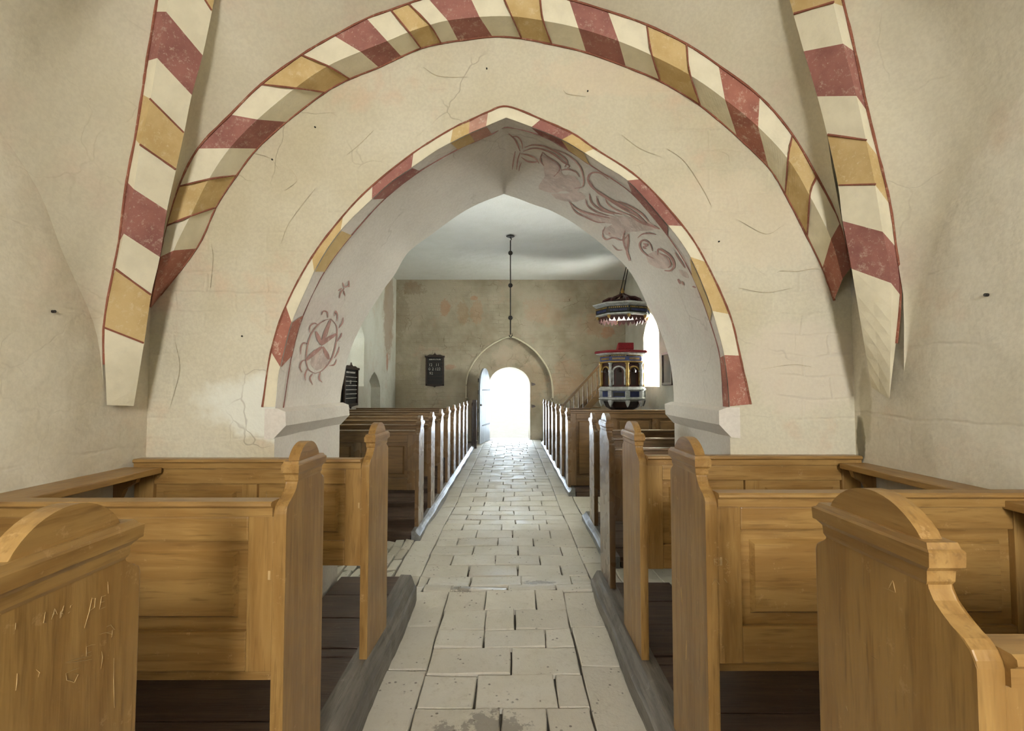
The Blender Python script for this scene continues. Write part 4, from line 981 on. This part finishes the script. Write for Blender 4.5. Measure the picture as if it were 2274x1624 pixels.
for k in range(8):
    a = k * PI / 4; R = Matrix.Rotation(a, 4, 'Z')
    # arcaded panel per facet
    bm = bmesh.new(); hw = .135
    arch = [(-hw, .50), (-hw, .80)] + [(-hw * math.cos(PI * t / 8), .80 + .10 * math.sin(PI * t / 8)) for t in range(1, 8)] + [(hw, .80), (hw, .50)]
    inn = [(x * .78, .50 + (z - .50) * .93) for x, z in arch]
    loft(bm, [[Vector((.425, x, z)) for x, z in arch], [Vector((.425, x, z)) for x, z in inn]]); 
    loft(bm, [[Vector((.400, x, z)) for x, z in arch], [Vector((.425, x, z)) for x, z in arch]])
    bmesh.ops.transform(bm, matrix=R, verts=bm.verts[:]); mesh_obj('arch_frame', bm, M_gold if k % 2 else M_pwht, pul)
    bm = bmesh.new(); box(bm, .40, .405, -.06, .06, .5, .76); lathe(bm, .405, 0, [(.05, .76), (.055, .80), (.03, .84), (.002, .86)], 8)
    bmesh.ops.transform(bm, matrix=R, verts=bm.verts[:]); mesh_obj('painted_niche', bm, M_ebony, pul)
    bm = bmesh.new()
    for s in (-1, 1): box(bm, .405, .44, s * .135 - .02, s * .135 + .02, .77, .80)
    bmesh.ops.transform(bm, matrix=R, verts=bm.verts[:]); mesh_obj('impost_block', bm, M_pwht, pul)
    bm = bmesh.new(); x = -.15
    while x < .15: box(bm, .44, .452, x, x + .018, 1.10, 1.125); x += .036
    bmesh.ops.transform(bm, matrix=R, verts=bm.verts[:]); mesh_obj('dentils', bm, M_gold, pul)
    bm = bmesh.new(); x = -.13; random.seed(k)
    while x < .13:
        q = random.uniform(.008, .018); box(bm, .44, .444, x, x + q, 1.03, 1.07); x += q + .009
    bmesh.ops.transform(bm, matrix=R, verts=bm.verts[:]); mesh_obj('gilt_lettering', bm, M_gold, pul)
    bm = bmesh.new(); box(bm, .415, .43, -.11, .11, .26, .34, .004); bmesh.ops.transform(bm, matrix=R, verts=bm.verts[:]); mesh_obj('base_panel', bm, M_black if k % 2 == 0 else M_blue, pul)
    # corner term figure: console, shaft, capital, pendant
    R2_ = Matrix.Rotation(a + PI / 8, 4, 'Z'); r0 = .455
    bm = bmesh.new(); lathe(bm, r0, 0, [(.025, .46), (.04, .49), (.03, .52), (.022, .56), (.032, .64), (.042, .72), (.036, .78), (.045, .80), (.03, .83), (.035, .88), (.03, .92), (.05, .95), (.05, .965)], 8)
    bmesh.ops.transform(bm, matrix=R2_, verts=bm.verts[:]); c = mesh_obj('corner_column', bm, M_pwht if k % 2 else M_gold, pul, True)
    bm = bmesh.new(); box(bm, r0 - .04, r0 + .045, -.045, .045, .235, .375, .008); lathe(bm, r0, 0, [(.008, .03), (.03, .07), (.05, .12), (.06, .15), (.055, .175)], 4, 0, PI / 4)
    bmesh.ops.transform(bm, matrix=R2_, verts=bm.verts[:]); mesh_obj('corner_pendant', bm, M_pwht, pul)
bm = bmesh.new(); R = Matrix.Rotation(-az, 4, 'Z')
prism(bm, [(-.40, 1.235), (-.43, 1.25), (-.42, 1.38), (-.36, 1.37), (-.18, 1.26), (-.16, 1.235)], 'x', -.165, .155, .006)
bmesh.ops.transform(bm, matrix=R, verts=bm.verts[:]); mesh_obj('book_rest', bm, M_redc, pul)
# sounding board
sb = empty('sounding_board', (pc.x + .02, pc.y - .02, 2.98), az); tag(sb, 'octagonal dark sounding board with fringe hanging above the pulpit', 'pulpit canopy')
def sm(name, prof, mat): return pm(name, prof, mat, sb)
sm('cornice', [(.50, .17), (.54, .20), (.60, .225), (.61, .245), (.58, .255)], M_pwht)
sm('frieze', [(.52, .03), (.54, .05), (.54, .165), (.52, .17)], M_black)
sm('lower_moulding', [(.49, -.02), (.545, -.005), (.545, .02), (.53, .03)], M_pwht)
sm('soffit_board', [(.49, .0), (.49, .02)], M_ebony)
for k in range(8):
    R = Matrix.Rotation(k * PI / 4, 4, 'Z')
    bm = bmesh.new(); x = -.2
    while x < .2: box(bm, .541, .553, x, x + .022, .125, .15); x += .042
    bmesh.ops.transform(bm, matrix=R, verts=bm.verts[:]); mesh_obj('dentils', bm, M_gold, sb)
    bm = bmesh.new(); x = -.17; random.seed(k + 9)
    while x < .17:
        q = random.uniform(.008, .02); box(bm, .541, .546, x, x + q, .06, .10); x += q + .01
    bmesh.ops.transform(bm, matrix=R, verts=bm.verts[:]); mesh_obj('gilt_lettering', bm, M_blue, sb)
    pts = [(-.2, .0)]; 
    for t in range(4):
        b0 = -.2 + t * .1
        pts += [(b0 + .005, -.06), (b0 + .02, -.10), (b0 + .05, -.15 if t % 2 else -.12), (b0 + .08, -.10), (b0 + .095, -.06)]
    pts.append((.2, .0))
    bm = bmesh.new(); prism(bm, pts, 'x', .47, .485); bmesh.ops.transform(bm, matrix=R, verts=bm.verts[:]); mesh_obj('scalloped_fringe', bm, M_maroon, sb)
    R = Matrix.Rotation(k * PI / 4 + PI / 8, 4, 'Z')
    bm = bmesh.new(); lathe(bm, .54, 0, [(.012, -.08), (.03, -.05), (.04, -.03), (.035, -.005)], 8); bmesh.ops.transform(bm, matrix=R, verts=bm.verts[:]); mesh_obj('drop_finial', bm, M_gold, sb)
bm = bmesh.new()
for k in range(8):
    a = k * PI / 4 + PI / 8; c, s = math.cos(a), math.sin(a)
    tube(bm, [(c * r_, s * r_, z) for r_, z in ((.44, .25), (.41, .33), (.30, .39), (.19, .41), (.1, .46), (.03, .50))], [.035, .04, .035, .03, .025, .02], 6)
lathe(bm, 0, 0, [(.36, .25), (.33, .31), (.2, .36), (.05, .40)], 12)
mesh_obj('openwork_crown', bm, M_maroon, sb)
bm = bmesh.new(); lathe(bm, 0, 0, [(.02, .47), (.05, .50), (.03, .53), (.045, .56), (.02, .59), (.01, .63)], 10)
for s in (-1, 1): tube(bm, [(0, 0, .50), (s * .06, s * .02, .54), (s * .11, s * .03, .51), (s * .13, s * .03, .54)], .013, 6)
mesh_obj('gilt_finial', bm, M_gold, sb)
top = WY(1376, 654, 10.55)
SBM = (Matrix.Translation(sb.location) @ Matrix.Rotation(az, 4, 'Z')).inverted()
for lab, p1, p0 in (('left', (1390, 596), (1376, 655)), ('right', (1394, 600), (1381, 668))):
    a = WY(*p0, 10.7); b = WY(*p1, 11.0); d = (b - a).normalized(); b = a + d * ((4.395 - a.z) / d.z)
    bm = bmesh.new(); tube(bm, [a, b], .011, 6); bmesh.ops.transform(bm, matrix=SBM, verts=bm.verts[:]); mesh_obj('suspension_rod', bm, M_iron, sb)
# pulpit stair
stair = empty('pulpit_stair', (1.2, 11.55, .06)); tag(stair, 'brown wooden stair with handrail rising to the pulpit', 'stair')
def seg(bm, x0, z0, x1, z1, h, y0, y1): prism(bm, [(x0, z0), (x1, z1), (x1, z1 + h), (x0, z0 + h)], 'y', y0, y1, .003)
slope = (1.86 - .93) / .85
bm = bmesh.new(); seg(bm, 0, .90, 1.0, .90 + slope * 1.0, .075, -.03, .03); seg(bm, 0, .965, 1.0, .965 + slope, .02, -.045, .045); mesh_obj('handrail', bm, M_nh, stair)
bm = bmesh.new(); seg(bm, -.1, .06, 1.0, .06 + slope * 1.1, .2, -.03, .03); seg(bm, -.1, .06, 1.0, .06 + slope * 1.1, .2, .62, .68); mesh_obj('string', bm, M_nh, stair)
for k in range(9):
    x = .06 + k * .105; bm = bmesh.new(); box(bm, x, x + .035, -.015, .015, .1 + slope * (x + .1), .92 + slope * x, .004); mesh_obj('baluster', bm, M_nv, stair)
for k in range(6):
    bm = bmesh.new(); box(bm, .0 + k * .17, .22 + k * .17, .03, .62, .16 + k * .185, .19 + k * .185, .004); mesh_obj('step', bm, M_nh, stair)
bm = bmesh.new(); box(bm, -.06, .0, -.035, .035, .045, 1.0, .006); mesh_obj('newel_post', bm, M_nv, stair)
# nail and peg marks in the side walls
for i, (px, py, X, lab) in enumerate(((116, 692, XL, 'left'), (2194, 655, XR, 'right'))):
    p = WX(px, py, X); bm = bmesh.new(); s = 1 if X < 0 else -1
    tube(bm, [(p.x - s * .01, p.y, p.z), (p.x + s * .012, p.y, p.z)], .006, 8); tag(mesh_obj('wall_nail', bm, M_iron), 'small black nail in the bare plaster of the %s side wall' % lab, 'nail')
